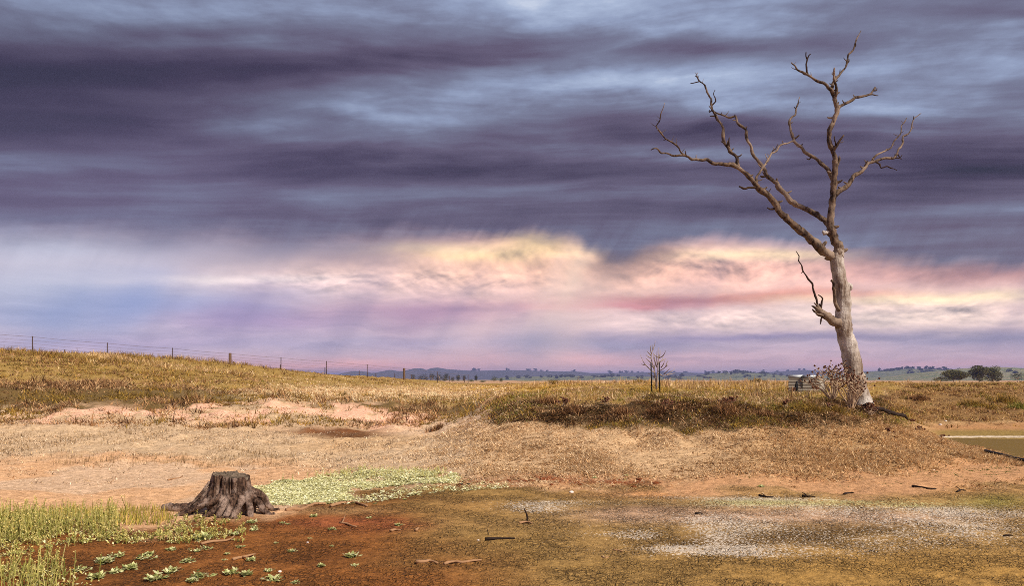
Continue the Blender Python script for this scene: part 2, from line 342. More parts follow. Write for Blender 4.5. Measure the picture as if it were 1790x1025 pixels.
# ------------------------------------------------------------------ materials
def mat(name):
    m = bpy.data.materials.new(name); m.use_nodes = True; return m, NB(m.node_tree)
def finish(b, base, rough=.9, bump=None, strength=.3, dist=.02, spec=.15, extra=None):
    p = b.n('ShaderNodeBsdfPrincipled'); b.put(p.inputs['Base Color'], (*base, 1.) if isinstance(base, tuple) else base)
    b.put(p.inputs['Roughness'], rough); p.inputs['Specular IOR Level'].default_value = spec
    if bump is not None:
        bn = b.n('ShaderNodeBump'); bn.inputs['Strength'].default_value = strength; bn.inputs['Distance'].default_value = dist
        b.put(bn.inputs['Height'], bump); b.nt.links.new(bn.outputs[0], p.inputs['Normal'])
    o = b.n('ShaderNodeOutputMaterial'); b.nt.links.new(p.outputs[0], o.inputs[0])
    return p
def attr(b, name, out='Color'):
    a = b.n('ShaderNodeAttribute'); a.attribute_name = name; return a.outputs[out]
def pos(b): return b.n('ShaderNodeNewGeometry').outputs['Position']
def objco(b): return b.n('ShaderNodeTexCoord').outputs['Object']

def ground_mat():
    m, b = mat('ground_soil'); P = pos(b)
    base = attr(b, 'Col'); salt = attr(b, 'salt', 'Fac'); mud = attr(b, 'mud', 'Fac'); alg = attr(b, 'algae', 'Fac')
    f1 = b.noise(P, 9., 6., .62); f2 = b.noise(b.v('MULTIPLY', P, (16., 34., 34.)), 1., 4., .6); f3 = b.noise(P, 60., 3., .6)
    k = b.m('MULTIPLY_ADD', b.m('SUBTRACT', f1, .5), 1.3, 1.04); k = b.m('MULTIPLY_ADD', b.m('SUBTRACT', f2, .5), 1.2, k)
    k = b.m('MAXIMUM', b.m('MULTIPLY_ADD', b.m('SUBTRACT', f3, .5), 1.5, k), .15)
    c = b.mix(1., base, b.xyz(k, b.m('POWER', k, 1.08), b.m('POWER', k, 1.25)), 'MULTIPLY')
    wp = b.v('ADD', P, b.v('SCALE', b.v('SUBTRACT', b.noise(P, 6., 3., .5, 'Color'), (.5, .5, .5)), .12))
    ve = b.voro(wp, 11., 'DISTANCE_TO_EDGE'); ve2 = b.voro(wp, 26., 'DISTANCE_TO_EDGE')
    crack = b.m('MULTIPLY', b.m('MAXIMUM', b.sm(ve, .10, .02), b.m('MULTIPLY', b.sm(ve2, .14, .03), .6)), mud)
    crack = b.m('MULTIPLY', crack, b.sm(b.noise(P, 1.7, 3., .5), .36, .6))
    c = b.mix(b.m('MULTIPLY', crack, .62), c, lin((52, 36, 18)))
    sn = b.noise(b.v('MULTIPLY', P, (38., 30., 30.)), 1., 4., .7)
    th = b.m('MULTIPLY_ADD', salt, -.19, .655)
    flake = b.sm(sn, th, b.m('ADD', th, .07))
    flake = b.m('MULTIPLY', flake, b.sm(salt, .02, .15))
    c = b.mix(b.m('MULTIPLY', flake, .68), c, b.mix(alg, lin((226, 210, 192)), lin((214, 206, 146))))
    h = b.m('SUBTRACT', b.m('MULTIPLY_ADD', f2, .5, b.m('ADD', f1, b.m('MULTIPLY', f3, .4))), b.m('MULTIPLY', crack, 1.2))
    finish(b, c, b.m('MULTIPLY_ADD', flake, -.1, .92), h, .7, .04, .1)
    return m
def leaf_mat(name, rough=.75, trans=.25):
    m, b = mat(name); c = attr(b, 'Col')
    p = b.n('ShaderNodeBsdfPrincipled'); b.put(p.inputs['Base Color'], c); p.inputs['Roughness'].default_value = rough; p.inputs['Specular IOR Level'].default_value = .1
    t = b.n('ShaderNodeBsdfTranslucent'); b.put(t.inputs[0], c)
    ms = b.n('ShaderNodeMixShader'); ms.inputs[0].default_value = trans
    b.nt.links.new(p.outputs[0], ms.inputs[1]); b.nt.links.new(t.outputs[0], ms.inputs[2])
    o = b.n('ShaderNodeOutputMaterial'); b.nt.links.new(ms.outputs[0], o.inputs[0]); return m
def wood_mat(name, c1, c2, c3, zs=4., xy=30., bump=.5, dist=.01, patch=2.):
    m, b = mat(name); P = objco(b)
    g = b.noise(b.v('MULTIPLY', P, (xy, xy, zs)), 1., 5., .6); g2 = b.noise(P, patch, 4., .55); g3 = b.noise(P, xy*1.5, 3., .6)
    c = b.mix(b.sm(g, .35, .65), lin(c1), lin(c2)); c = b.mix(b.sm(g2, .46, .66), c, lin(c3))
    c = b.mix(b.m('MULTIPLY', b.sm(g3, .56, .72), .4), c, lin(c1))
    finish(b, c, .85, b.m('ADD', g, b.m('MULTIPLY', g3, .4)), bump, dist); return m
def plain(name, c, rough=.85, nscale=40., var=.35, metal=0.):
    m, b = mat(name); P = objco(b); n = b.noise(P, nscale, 4., .6)
    k = b.m('MULTIPLY_ADD', b.m('SUBTRACT', n, .5), var*2, 1.)
    p = finish(b, b.mix(1., lin(c), b.xyz(k, k, k), 'MULTIPLY'), rough, n, .3, .005); p.inputs['Metallic'].default_value = metal
    return m
M_GROUND = ground_mat(); M_GRASS = leaf_mat('dry_grass_blade'); M_LEAF = leaf_mat('weed_leaf', .6, .3); M_CROWN = leaf_mat('tree_leaf', .7, .15)
M_BARK = wood_mat('dead_gum_bark', (112, 92, 78), (172, 158, 146), (200, 190, 182), 2.2, 13., .9, .05, 1.3)
M_BRANCH = wood_mat('dead_gum_branch', (46, 34, 28), (112, 92, 76), (142, 122, 106), 5., 13., .8, .03, 1.6)
M_TWIG = plain('dead_twig_wood', (62, 46, 38), .9, 8.)
M_STUMP = wood_mat('weathered_stump_wood', (38, 25, 19), (108, 82, 67), (158, 134, 120), 6., 34., 1., .04, 7.)
M_CUT = wood_mat('sawn_stump_top', (78, 64, 52), (122, 106, 90), (104, 90, 76), 30., 30., .8, .02, 9.)
M_STICK = plain('bleached_stick_wood', (158, 120, 88), .9, 30.); M_DARKSTICK = plain('wet_dark_stick_wood', (44, 32, 26), .8, 30.)
M_POST = plain('steel_post', (70, 52, 46), .7, 30.); M_WPOST = plain('grey_timber_post', (104, 80, 62), .9, 12.)
M_WIRE = plain('fence_wire', (112, 100, 104), .6, 10.); M_BLACK = plain('black_plastic', (24, 24, 26), .5, 20.)
M_IRON = plain('galvanised_iron', (146, 136, 122), .6, 9., .3, .1); M_CAP = plain('galvanised_cap', (186, 190, 194), .5, 9., .2, .1)
M_ROCK = plain('pale_stone', (222, 206, 196), .9, 30.); M_CLOD = plain('red_soil_clod', (112, 58, 30), .95, 40.)
M_SHRUB = plain('dry_shrub_stem', (190, 162, 134), .9, 20.); M_SEED = plain('dry_seed_head', (96, 60, 44), .9, 60.)
M_SAP = plain('bare_sapling_bark', (158, 140, 128), .85, 20.)

# ------------------------------------------------------------------ the ground: one sheet to the horizon
def blend(c, new, f): return c*(1-f[..., None])+np.array(new)*f[..., None]
def ground_colour(X, Y, r=None):
    r = r or region(X, Y); px, py = r['px'], r['py']; n1, n2 = r['n1'], r['n2']
    nn = fbm(X*.25, Y*.25, 3, 51)
    c = np.zeros(X.shape+(3,)); c[...] = lin((188, 154, 116))                       # dry turf
    c = blend(c, lin((190, 160, 126)), r['left']*sstep(nn+.12, .4, .6))
    c = blend(c, lin((160, 124, 78)), (1-r['left'])*sstep(px, 1150, 1500)*.6)
    c = blend(c, lin((200, 156, 116)), r['soil']*r['left'])                          # pink beach on the left
    c = blend(c, lin((196, 168, 140)), r['soil']*r['left']*sstep(n1, .0, .12)*.6)
    c = blend(c, lin((184, 138, 98)), r['soil']*(1-r['left']))                       # orange beach on the right
    scar = np.clip(blob(px, py, 330, 722, 210, 13)+blob(px, py, 560, 722, 150, 17)+blob(px, py, 90, 735, 60, 8)+blob(px, py, 700, 742, 90, 9), 0, 1)*(Y > 18)*(Y < 34)
    c = blend(c, lin((222, 172, 142)), np.clip(scar*1.5*sstep(n2*.9+n1*.7, -.10, .06), 0, 1)*r['left']); scar = scar*sstep(n2*.9+n1*.7, -.10, .06)
    c = blend(c, lin((104, 82, 48)), r['scrub']*(1-scar*r['left'])); c = blend(c, lin((66, 48, 30)), r['scrub']*(1-r['left'])*.8*(1-sstep(px, 1530, 1580))); c = blend(c, lin((138, 104, 64)), r['scrub']*sstep(px, 1530, 1580)*.8)
    c = blend(c, lin((150, 120, 66)), r['top'])
    c = blend(c, lin((216, 190, 146)), np.clip(blob(px, py, 650, 689, 190, 9)*1.4, 0, 1)*(Y > 28)*(Y < 62)); c = blend(c, lin((184, 146, 72)), np.clip(blob(px, py, 860, 681, 110, 7)*1.3, 0, 1)*(Y > 28)*(Y < 75))
    gul = np.clip(blob(px, py, 715, 757, 60, 7)+blob(px, py, 780, 747, 45, 8)+blob(px, py, 828, 736, 24, 10)+blob(px, py, 846, 718, 12, 12), 0, 1)*(Y > 17)*(Y < 32); c = blend(c, lin((216, 182, 148)), gul)
    c = blend(c, lin((116, 74, 44)), np.clip(blob(px, py, 590, 756, 90, 6)*1.4, 0, 1)*(Y > 18)*(Y < 27))
    c = blend(c, lin((104, 70, 44)), np.clip(blob(px, py, 610, 763, 60, 3)*1.4, 0, 1)*(Y > 18)*(Y < 27))
    far = sstep(Y, 90, 160); c = blend(c, lin((176, 138, 104)), far); c = blend(c, lin((128, 118, 76)), far*sstep(fbm(X*.006, Y*.006, 3, 61), .5, .6))
    rb = r['rb']*(Y < 31)
    c = blend(c, lin((172, 126, 84)), rb*sstep(py, 738, 746)); c = blend(c, lin((138, 112, 62)), rb*sstep(py, 748, 756))
    c = blend(c, lin((212, 194, 174)), rb*blob(px*0, py, 0, 764.2, 1, 1.2)*(Y > 21))
    # the dry bed
    m = lin((156, 122, 74)); mudc = np.zeros(c.shape); mudc[...] = m
    mudc = blend(mudc, lin((160, 122, 66)), sstep(px+n1*300, 1050, 1500)*sstep(py, 930, 1000))
    mudc = blend(mudc, lin((142, 110, 62)), sstep(nn, .45, .6)*.7)
    redl = 1-sstep(px+n1*260-(py-900)*.9, 560, 860)
    mudc = blend(mudc, lin((134, 84, 42)), redl)
    mudc = blend(mudc, lin((146, 84, 50)), np.clip(blob(px, py, 620, 915, 130, 14)*1.3*(.5+sstep(n2, -.1, .1)*.5), 0, 1))
    mudc = blend(mudc, lin((156, 116, 74)), np.clip(blob(px, py, 590, 893, 90, 7)*1.2, 0, 1))
    mudc = blend(mudc, lin((166, 124, 72)), blob(px, py, 800, 885, 80, 14)*.7)
    mudc = blend(mudc, lin((96, 58, 28)), np.clip(blob(px, py, 690, 870, 90, 7)+blob(px, py, 560, 975, 90, 14)+blob(px, py, 180, 1000, 130, 30), 0, 1)*.7)
    mudc = blend(mudc, lin((90, 64, 30)), np.clip(blob(px, py, 1230, 950, 90, 12)+blob(px, py, 1400, 940, 120, 12)+blob(px, py, 1500, 925, 140, 8)+blob(px, py, 1130, 890, 60, 10), 0, 1)*.7)
    mudc = blend(mudc, lin((188, 136, 90)), np.clip(blob(px, py, 1150, 862, 130, 9)+blob(px, py, 1600, 858, 200, 8)*.7, 0, 1))
    mudc = blend(mudc, lin((142, 124, 62)), np.clip(blob(px, py, 1740, 878, 60, 14), 0, 1))
    mudc = blend(mudc, lin((176, 140, 112)), np.clip(blob(px, py, 1330, 902, 230, 14)+blob(px, py, 1120, 900, 110, 14)+blob(px, py, 1550, 905, 160, 12)*.7, 0, 1)*.8)
    c = c*(1-r['mud'][..., None])+mudc*r['mud'][..., None]
    bank = np.clip(blob(px, py, 850, 842, 70, 7)+blob(px, py, 950, 836, 60, 7)+blob(px, py, 1080, 843, 70, 6), 0, 1)*(sstep(n2, -.12, .02))
    c = blend(c, lin((132, 70, 40)), bank)
    salt = np.clip(blob(px, py, 935, 888, 60, 9)*.8+blob(px, py, 1010, 878, 80, 4)*.7+blob(px, py, 1115, 935, 40, 9)*.9+blob(px, py, 1060, 935, 60, 6)*.5
        + blob(px, py, 1260, 925, 50, 22)*.8+blob(px, py, 1170, 958, 70, 6)*.6+blob(px, py, 1330, 965, 170, 9)*.85+blob(px, py, 1490, 952, 210, 16)*.9
        + blob(px, py, 1330, 879, 300, 8)*1.1+blob(px, py, 1600, 893, 160, 8)*.85+blob(px, py, 1760, 900, 60, 6)*.8+blob(px, py, 1530, 918, 230, 22)*.95
        + blob(px, py, 1330, 918, 120, 10)*.6+blob(px, py, 1180, 870, 110, 6)*.6+blob(px, py, 1650, 940, 120, 20)*.35+blob(px, py, 1150, 905, 170, 16)*.35, 0, 1)
    salt = np.clip(salt*1.15+.10*sstep(px, 780, 1000)*(1-sstep(py, 965, 1000))+.03, 0, 1)*r['mud']*np.clip(.9+n1*1.8, .3, 1.25)
    alg = np.clip(blob(px, py, 1330, 880, 190, 6)+blob(px, py, 1650, 876, 130, 9)+blob(px, py, 1560, 880, 100, 5), 0, 1)
    return c, r['mud'], salt, alg
def build_ground():
    Ys = np.concatenate([np.linspace(-120, -10, 12), np.linspace(-8, 5.4, 18), np.geomspace(5.6, 15, 330), np.geomspace(15.1, 60, 190)[0:], np.geomspace(61, 200, 46), np.geomspace(210, 13000, 56)])
    vs = np.linspace(-1, 1, 760); vs = np.sign(vs)*np.abs(vs)**1.15*1.12
    W = 6+np.abs(Ys); X = vs[None]*W[:, None]; Y = np.repeat(Ys[:, None], len(vs), 1)
    r = region(X, Y); Z = ground_z(X, Y)
    c, mud, salt, alg = ground_colour(X, Y, r)
    e, idv = cells(X/.16+fbm(X*2, Y*2, 2, 5), Y/.16+fbm(X*2, Y*2, 2, 6), 5)
    Z = Z-mud*(1-sstep(e, .02, .16))*.014*(Y > 5)+mud*(idv-.5)*.008
    Z = Z+(fbm(X*11, Y*11, 2, 71)-.5)*.03*(1-mud)*(Y > 5)*(Y < 40)
    nr, nc = X.shape; V = np.stack([X, Y, Z], -1).reshape(-1, 3)
    idx = np.arange(nr*nc).reshape(nr, nc)
    q = np.stack([idx[:-1, :-1], idx[:-1, 1:], idx[1:, 1:], idx[1:, :-1]], -1).reshape(-1, 4)
    me = mesh_np('ground', V, q, np.full(len(q), 4), c.reshape(-1, 3), True, dict(mud=mud, salt=salt, algae=alg))
    tag(link('ground', me, M_GROUND), kind='structure')
build_ground()

# ------------------------------------------------------------------ muddy pool left of the far basin
def build_water():
    m, b = mat('muddy_water'); P = pos(b)
    n = b.noise(b.v('MULTIPLY', P, (3., 9., 1.)), 1., 3., .5)
    c = b.mix(n, lin((124, 94, 38)), lin((98, 82, 34)))
    finish(b, c, .45, b.noise(b.v('MULTIPLY', P, (5., 14., 1.)), 1., 3., .5), .12, .02, .04)
    out = [(1600, 772), (1640, 766.5), (1700, 767), (1790, 768.5), (1950, 770), (2250, 771), (2250, 815), (1950, 812), (1790, 808), (1690, 795), (1610, 780)]
    V = [((px-CX)/F*(EYE*F/(py-HY)), EYE*F/(py-HY), .0) for px, py in out]
    me = bpy.data.meshes.new('water'); me.from_pydata(V, [], [list(range(len(V)))]); me.update()
    if me.polygons[0].normal.z < 0: me.flip_normals()
    tag(link('water', me, m), kind='structure')
build_water()

# ------------------------------------------------------------------ far hills
def hills(name, prof, D, depth, cA, cB, seed, base=-14.):
    xs = np.linspace(prof[0][0], prof[-1][0], 260); ys = poly(xs, prof)
    m, b = mat('hill_pasture'); P = pos(b)
    n = b.noise(b.v('MULTIPLY', P, (1., .35, 1.)), 9./D*10, 4., .55); n2 = b.noise(P, 60./D*10, 3., .6)
    c = b.mix(b.sm(n, .4, .62), lin(cA), lin(cB)); c = b.mix(b.m('MULTIPLY', b.sm(n2, .5, .6), .85), c, lin((46, 50, 40)))
    finish(b, c, .95)
    V = []; nr = 23
    for k in range(nr):
        t = k/(nr-1)*2-1; Y = D+t*depth
        prf = (1-abs(t)**1.7)
        top = EYE-(ys-HY)/F*D
        nz = (fbm(xs*.02+seed, np.full(len(xs), t*2.+seed), 3, seed)-.5)*.10*(1-abs(t))*(abs(t) > .12)
        Z = base+(top-base)*np.clip(prf+nz*0.6, 0, 1)
        V.append(np.stack([(xs-CX)/F*D, np.full(len(xs), Y), Z], -1))
    V = np.array(V); idx = np.arange(nr*260).reshape(nr, 260)
    q = np.stack([idx[:-1, :-1], idx[:-1, 1:], idx[1:, 1:], idx[1:, :-1]], -1).reshape(-1, 4)
    o = link('hills', mesh_np('hills', V.reshape(-1, 3), q, np.full(len(q), 4), None, True), m); tag(o, kind='structure')
    def on(px, t):
        top = EYE-(poly(px, prof)-HY)/F*D
        return Vector(((px-CX)/F*D, D+t*depth, base+(top-base)*max(0, 1-abs(t)**1.7)))
    return on
H_FAR = [(380, 668), (560, 661), (610, 654), (628, 649.5), (645, 653), (665, 652), (684, 649), (700, 651), (715, 649.5), (733, 646), (748, 650), (761, 645.5), (782, 648), (825, 650), (900, 649), (960, 650.5), (1014, 651), (1030, 653), (1083, 652.5), (1178, 651.5), (1233, 653), (1340, 652), (1400, 649), (1460, 651), (1540, 650), (1700, 652), (1900, 648), (2300, 655)]
H_MID = [(840, 668), (880, 660), (960, 658), (1050, 657.5), (1130, 659), (1200, 658), (1233, 656.6), (1252, 653), (1270, 652.2), (1315, 652.5), (1331, 655.5), (1400, 657), (1480, 656), (1516, 652), (1546, 649), (1581, 645), (1606, 646), (1645, 649), (1690, 655), (1800, 662), (2000, 668)]
H_RIGHT = [(1500, 672), (1570, 664), (1620, 655), (1652, 649), (1677, 647), (1704, 643.5), (1742, 642.5), (1790, 645), (1900, 650), (2100, 660), (2300, 668)]
H_FAR = [(a, 652.5-(652.5-c)*1.45 if c < 652.5 else c) for a, c in H_FAR]
on_far = hills('hills', H_FAR, 4700, 1000, (86, 82, 74), (74, 74, 66), 3, -30)
on_mid = hills('hills', H_MID, 2600, 600, (128, 128, 88), (100, 108, 76), 8, -14)
on_right = hills('hills', H_RIGHT, 1700, 380, (124, 130, 84), (150, 140, 100), 15, -9)

# ------------------------------------------------------------------ tubes (trunks, branches, sticks, wires)
def catmull(pts, rad, step):
    P = [np.array(p, float) for p in pts]; out = []; rr = []
    P = [2*P[0]-P[1]]+P+[2*P[-1]-P[-2]]
    for i in range(1, len(P)-2):
        n = max(2, int(np.linalg.norm(P[i+1]-P[i])/step))
        for k in range(n):
            t = k/n; a, b_, c, d = P[i-1:i+3]
            out.append(.5*((2*b_)+(-a+c)*t+(2*a-5*b_+4*c-d)*t*t+(-a+3*b_-3*c+d)*t**3))
            rr.append(rad[i-1]*(1-t)+rad[i]*t)
    out.append(P[-2]); rr.append(rad[-1])
    return np.array(out), np.array(rr)
def tube_data(pts, rad, sides=8, step=.1, knob=.12, seed=0, wig=0., cap=True):
    C, r = catmull(pts, rad, step); g = np.random.default_rng(seed); n = len(C)
    if wig: C[1:-1] += (g.random((n-2, 3))-.5)*wig*r[1:-1, None]*2
    T = np.gradient(C, axis=0); T /= np.linalg.norm(T, axis=1)[:, None]+1e-9
    up = np.array([.13, 1., .21]) if abs(T[0][1]) < .8 else np.array([1., .1, .2])
    V = []
    ph = g.random(sides)*6.28
    for i in range(n):
        a = np.cross(T[i], up); a /= np.linalg.norm(a)+1e-9; b_ = np.cross(a, T[i])
        th = np.arange(sides)/sides*2*np.pi
        k = r[i]*(1+knob*(g.random(sides)-.5)*2*.6+knob*.6*np.sin(i*.9+ph))
        V.append(C[i]+np.cos(th)[:, None]*k[:, None]*a+np.sin(th)[:, None]*k[:, None]*b_)
    V = np.concatenate(V); idx = np.arange(n*sides).reshape(n, sides); nx = np.roll(idx, -1, 1)
    q = np.stack([idx[:-1], nx[:-1], nx[1:], idx[1:]], -1).reshape(-1, 4)
    faces = q.tolist()
    if cap: faces += [idx[0][::-1].tolist(), idx[-1].tolist()]
    return V, faces
def build(name, datas, m, parent=None, smooth=True, loc=None):
    V = []; Fc = []; o = 0
    for v, f in datas:
        V.append(np.asarray(v)); Fc += [[i+o for i in q] for q in f]; o += len(v)
    V = np.concatenate(V)
    if loc is not None: V = V-np.array(loc)
    me = mesh_np(name, V, [i for q in Fc for i in q], [len(q) for q in Fc], None, smooth)
    return link(name, me, m, parent)
def box(lo, hi):
    (a, b_, c), (d, e, f) = lo, hi
    V = np.array([(a, b_, c), (d, b_, c), (d, e, c), (a, e, c), (a, b_, f), (d, b_, f), (d, e, f), (a, e, f)], float)
    return V, [[3, 2, 1, 0], [4, 5, 6, 7], [0, 1, 5, 4], [1, 2, 6, 5], [2, 3, 7, 6], [3, 0, 4, 7]]

# ------------------------------------------------------------------ the dead gum tree on the mound
def build_dead_tree():
    TY = 20.4
    base = at_depth(1503, 700, TY); base.z = gz(base.x, TY)
    root = thing('dead_tree', 'tall bare dead gum tree with pale leaning trunk on the grassy mound', 'tree', base)
    S = TY/F; cnt = [0]
    def path(pts, y0, y1):
        n = len(pts); P = []; rr = []
        for k, (px, py, r) in enumerate(pts):
            Y = TY+y0+(y1-y0)*k/(n-1); P.append(at_depth(px, py, Y)); rr.append(max(r*S*Y/TY, .006))
        return P, rr
    lines = {}
    def limb(name, pts, y0, y1, m=M_BRANCH, parent=root, sides=9, knob=.2, wig=.10, extra=()):
        cnt[0] += 1; g = np.random.default_rng(900+cnt[0])
        if parent in lines:                              # start inside the parent limb
            L = sum(lines.values(), []); k = int(np.argmin([(a-pts[0][0])**2+(c-pts[0][1])**2 for a, c, e in L]))
            y1 = L[k][2]+(y1-y0); y0 = L[k][2]; pts = [(L[k][0], L[k][1], pts[0][2])]+list(pts[1:])
        if m is not M_BARK:                              # kinks between the traced points
            q = [pts[0]]
            for a, c in zip(pts[:-1], pts[1:]):
                d_ = math.hypot(c[0]-a[0], c[1]-a[1])
                if d_ > 9:
                    j = g.normal()*min(1.5, .09*d_); t = .35+.3*g.random(); nx_, ny_ = -(c[1]-a[1])/d_, (c[0]-a[0])/d_
                    q.append((a[0]+(c[0]-a[0])*t+nx_*j, a[1]+(c[1]-a[1])*t+ny_*j, (a[2]+(c[2]-a[2])*t)*(1+.12*g.normal())))
                q.append(c)
            pts = q
        P, rr = path(pts, y0, y1)
        d = [tube_data(P, rr, sides, .06, knob, cnt[0], wig)]
        if m is M_BRANCH:                                # short snapped spurs
            for a, c, e in zip(pts[1:-1], P[1:-1], rr[1:-1]):
                if g.random() < .38:
                    dv = np.array([g.normal(), g.normal()*.5, abs(g.normal())*.8]); dv /= np.linalg.norm(dv)
                    ln = .05+.09*g.random(); d.append(tube_data([tuple(c), tuple(np.array(c)+dv*(e+ln*.5)), tuple(np.array(c)+dv*(e+ln)+np.array([0, 0, .02]))], [e*.5, e*.4, e*.22], 5, .05, .1, cnt[0]))
        for e, a, b_ in extra:
            P, rr = path(e, a, b_); d.append(tube_data(P, rr, 6, .07, .15, cnt[0]+99, .1))
        o = build(name, d, m, parent, True, base); n = len(pts); L = []
        for i in range(n-1):
            for t in (0, .25, .5, .75, 1):
                f_ = (i+t)/(n-1); L.append((pts[i][0]*(1-t)+pts[i+1][0]*t, pts[i][1]*(1-t)+pts[i+1][1]*t, y0+(y1-y0)*f_))
        lines[o] = L; return o
    trunk = limb('trunk', [(1507, 712, 21), (1503, 697, 17.5), (1499, 680, 16.5), (1495, 660, 16), (1490, 636, 15.6), (1485, 612, 15), (1477.5, 585, 13.6), (1474, 566, 14.2), (1473.5, 546, 13.2), (1474.5, 528, 12.6), (1473, 510, 12.6), (1468, 490, 11.8), (1464.5, 470, 11.2), (1463, 455, 11.4), (1466, 441, 9.0), (1465, 432, 6.5)], 0, -.22, M_BARK, sides=16, knob=.07, wig=.03)
    stem = limb('stem', [(1465, 450, 8.5), (1466, 441, 8.6), (1465, 428, 7.8), (1458, 415, 7.5), (1453, 403, 7.8), (1451, 390, 6.4), (1453, 372, 5.7), (1455, 350, 5.6), (1457, 330, 5.3), (1457.5, 312, 5.0), (1460, 290, 4.7), (1460.5, 277, 4.6), (1455, 262, 4.1), (1450, 248, 4.0), (1449.5, 234, 4.0), (1454, 220, 4.0), (1459, 206, 4.2), (1463, 192, 3.8), (1461, 180, 3.5), (1458.5, 169, 3.3), (1453, 158, 2.8)], -.2, -.5, M_BRANCH, sides=12, knob=.16, wig=.08)
    limb('root_flare', [(1502, 686, 9), (1510, 696, 8), (1516, 706, 6), (1520, 716, 4)], -.1, -.3, M_BARK, trunk)
    limb('branch_knot', [(1483, 494, 6), (1487, 500, 4), (1486, 508, 1.5)], -.15, -.2, M_BARK, trunk)
    limb('branch_knot', [(1446, 405, 4), (1441, 408, 4), (1439, 403, 1.5)], 0, 0, M_BARK, trunk)
    limb('branch_knot', [(1470, 540, 5), (1476, 541, 4), (1480, 545, 1.5)], -.2, -.3, M_TWIG, trunk)
    limb('branch_knot', [(1462, 445, 3), (1468, 447, 2.5), (1472, 448, 1.2)], -.16, -.2, M_TWIG, trunk)
    # crown of the central stem
    b1 = limb('branch', [(1457, 163, 3), (1448, 153, 2.9), (1430, 142, 2.4), (1412, 131, 2), (1394, 122, 1.6), (1390, 115, 1.3), (1383, 109, .8)], -.5, -.9)
    limb('twig', [(1414, 129, 1.8), (1410, 117, 1.6), (1411, 104, 1.3), (1409, 91, .9)], -.7, -.8, M_TWIG, b1, 6)
    limb('twig', [(1411, 104, 1.2), (1414, 97, 1), (1417, 94, .8)], -.75, -.8, M_TWIG, b1, 6)
    b2 = limb('branch', [(1453, 155, 2.8), (1456, 146, 2.5), (1463, 135, 2.2), (1472, 124, 2), (1481, 107, 1.8), (1483, 95, 1.6), (1493, 84, 1.4), (1496, 71, 1.2), (1499, 65, 1), (1505, 53, .6)], -.5, -.1)
    limb('twig', [(1479, 112, 1.2), (1484, 107, 1), (1484, 103, .7)], -.35, -.3, M_TWIG, b2, 6)
    limb('twig', [(1494, 83, 1), (1496, 79, .9), (1495, 74, .6)], -.2, -.2, M_TWIG, b2, 6)
    limb('branch', [(1460, 169, 2.6), (1462, 153, 2.2), (1457.5, 138, 2), (1458, 127, 1.7), (1459, 118, 1.3)], -.5, -.7)
    b3 = limb('branch', [(1463, 192, 3), (1477, 181, 2.5), (1495, 170, 2.1), (1510, 168, 1.9), (1517, 166, 1.8), (1525, 160, 1.6), (1530, 153, 1.6)], -.4, .2)
    limb('twig', [(1517, 166, 1.3), (1525, 165, 1.1), (1535, 167, .7)], 0, .2, M_TWIG, b3, 6)
    limb('twig', [(1526, 158, 1.1), (1532, 158, 1), (1533, 154, .7)], .1, .2, M_TWIG, b3, 6)
    b4 = limb('branch', [(1460, 281, 3.2), (1457.5, 264, 2.6), (1465, 250, 2), (1470, 243, 1.8), (1475.5, 236, 1.3)], -.3, -.6)
    limb('twig', [(1459, 258, 1.6), (1460, 248, 1.3), (1459, 238, .9)], -.45, -.5, M_TWIG, b4, 6)
    limb('branch', [(1463, 290, 2.4), (1467, 280, 2.2), (1467, 273, 1.2)], -.3, -.3)
    # right-hand limb
    b5 = limb('branch', [(1458, 342, 5), (1464, 337, 4.6), (1484, 322, 3.6), (1490, 311, 3.4), (1500, 304, 3.3), (1510, 295, 3), (1517, 286, 2.7), (1538, 279, 2.3), (1560, 277, 2.1), (1567, 271, 1.8), (1570, 262, 1.6), (1576, 254, 1.5), (1578, 239, 1.3), (1593, 225, 1.1), (1598, 207, .9), (1603, 203, .8), (1610, 198, .6)], -.3, .7)
    b6 = limb('twig', [(1522, 285, 1.8), (1531, 272, 1.7), (1545, 265, 1.5), (1557, 259, 1.4), (1562, 248, 1.3), (1568, 241, 1.2), (1575, 232, 1), (1576, 219, .9), (1585, 206, .6)], .1, .9, M_BRANCH, b5, 6)
    limb('twig', [(1530, 283, 1.4), (1540, 294, 1.2), (1557, 294, 1), (1568, 298, .6)], .2, -.1, M_TWIG, b5, 6)
    limb('twig', [(1562, 277, 1.2), (1570, 276, 1), (1576, 278, .7)], .3, .3, M_TWIG, b5, 6)
    limb('twig', [(1569, 268, 1.2), (1573, 275, 1), (1577, 271, .7)], .35, .3, M_TWIG, b5, 6)
    limb('twig', [(1580, 238, 1), (1586, 237, .7)], .5, .5, M_TWIG, b5, 6)
    limb('twig', [(1598, 210, .9), (1597, 203, .6)], .6, .6, M_TWIG, b5, 6)
    limb('twig', [(1511, 293, 1.6), (1515, 284, 1.2), (1517, 281, .8)], 0, 0, M_TWIG, b5, 6)
    # left limb of the central stem
    b7 = limb('branch', [(1457, 316, 4), (1449, 299, 3.8), (1434, 284, 3.3), (1416, 272, 2.9), (1401, 257, 2.6), (1389, 248, 2.3), (1387, 242, 2.2), (1383, 232, 2.1), (1381, 220, 1.9), (1380.5, 210, 1.8), (1385, 204, 1.6), (1390, 201, 1.5), (1392, 189, 1.2), (1395, 180, 1), (1398, 170, .7)], -.2, .9)
    limb('twig', [(1388, 244, 1.6), (1394, 239, 1.4), (1397, 236, 1)], .4, .4, M_TWIG, b7, 6)
    limb('twig', [(1418, 274, 1.4), (1414, 279, 1.2), (1410, 277, .8)], .2, .2, M_TWIG, b7, 6)
    limb('twig', [(1399, 256, 1.4), (1403, 252, 1)], .3, .3, M_TWIG, b7, 6)
    limb('twig', [(1391, 190, 1), (1388, 187, .7)], .7, .7, M_TWIG, b7, 6)
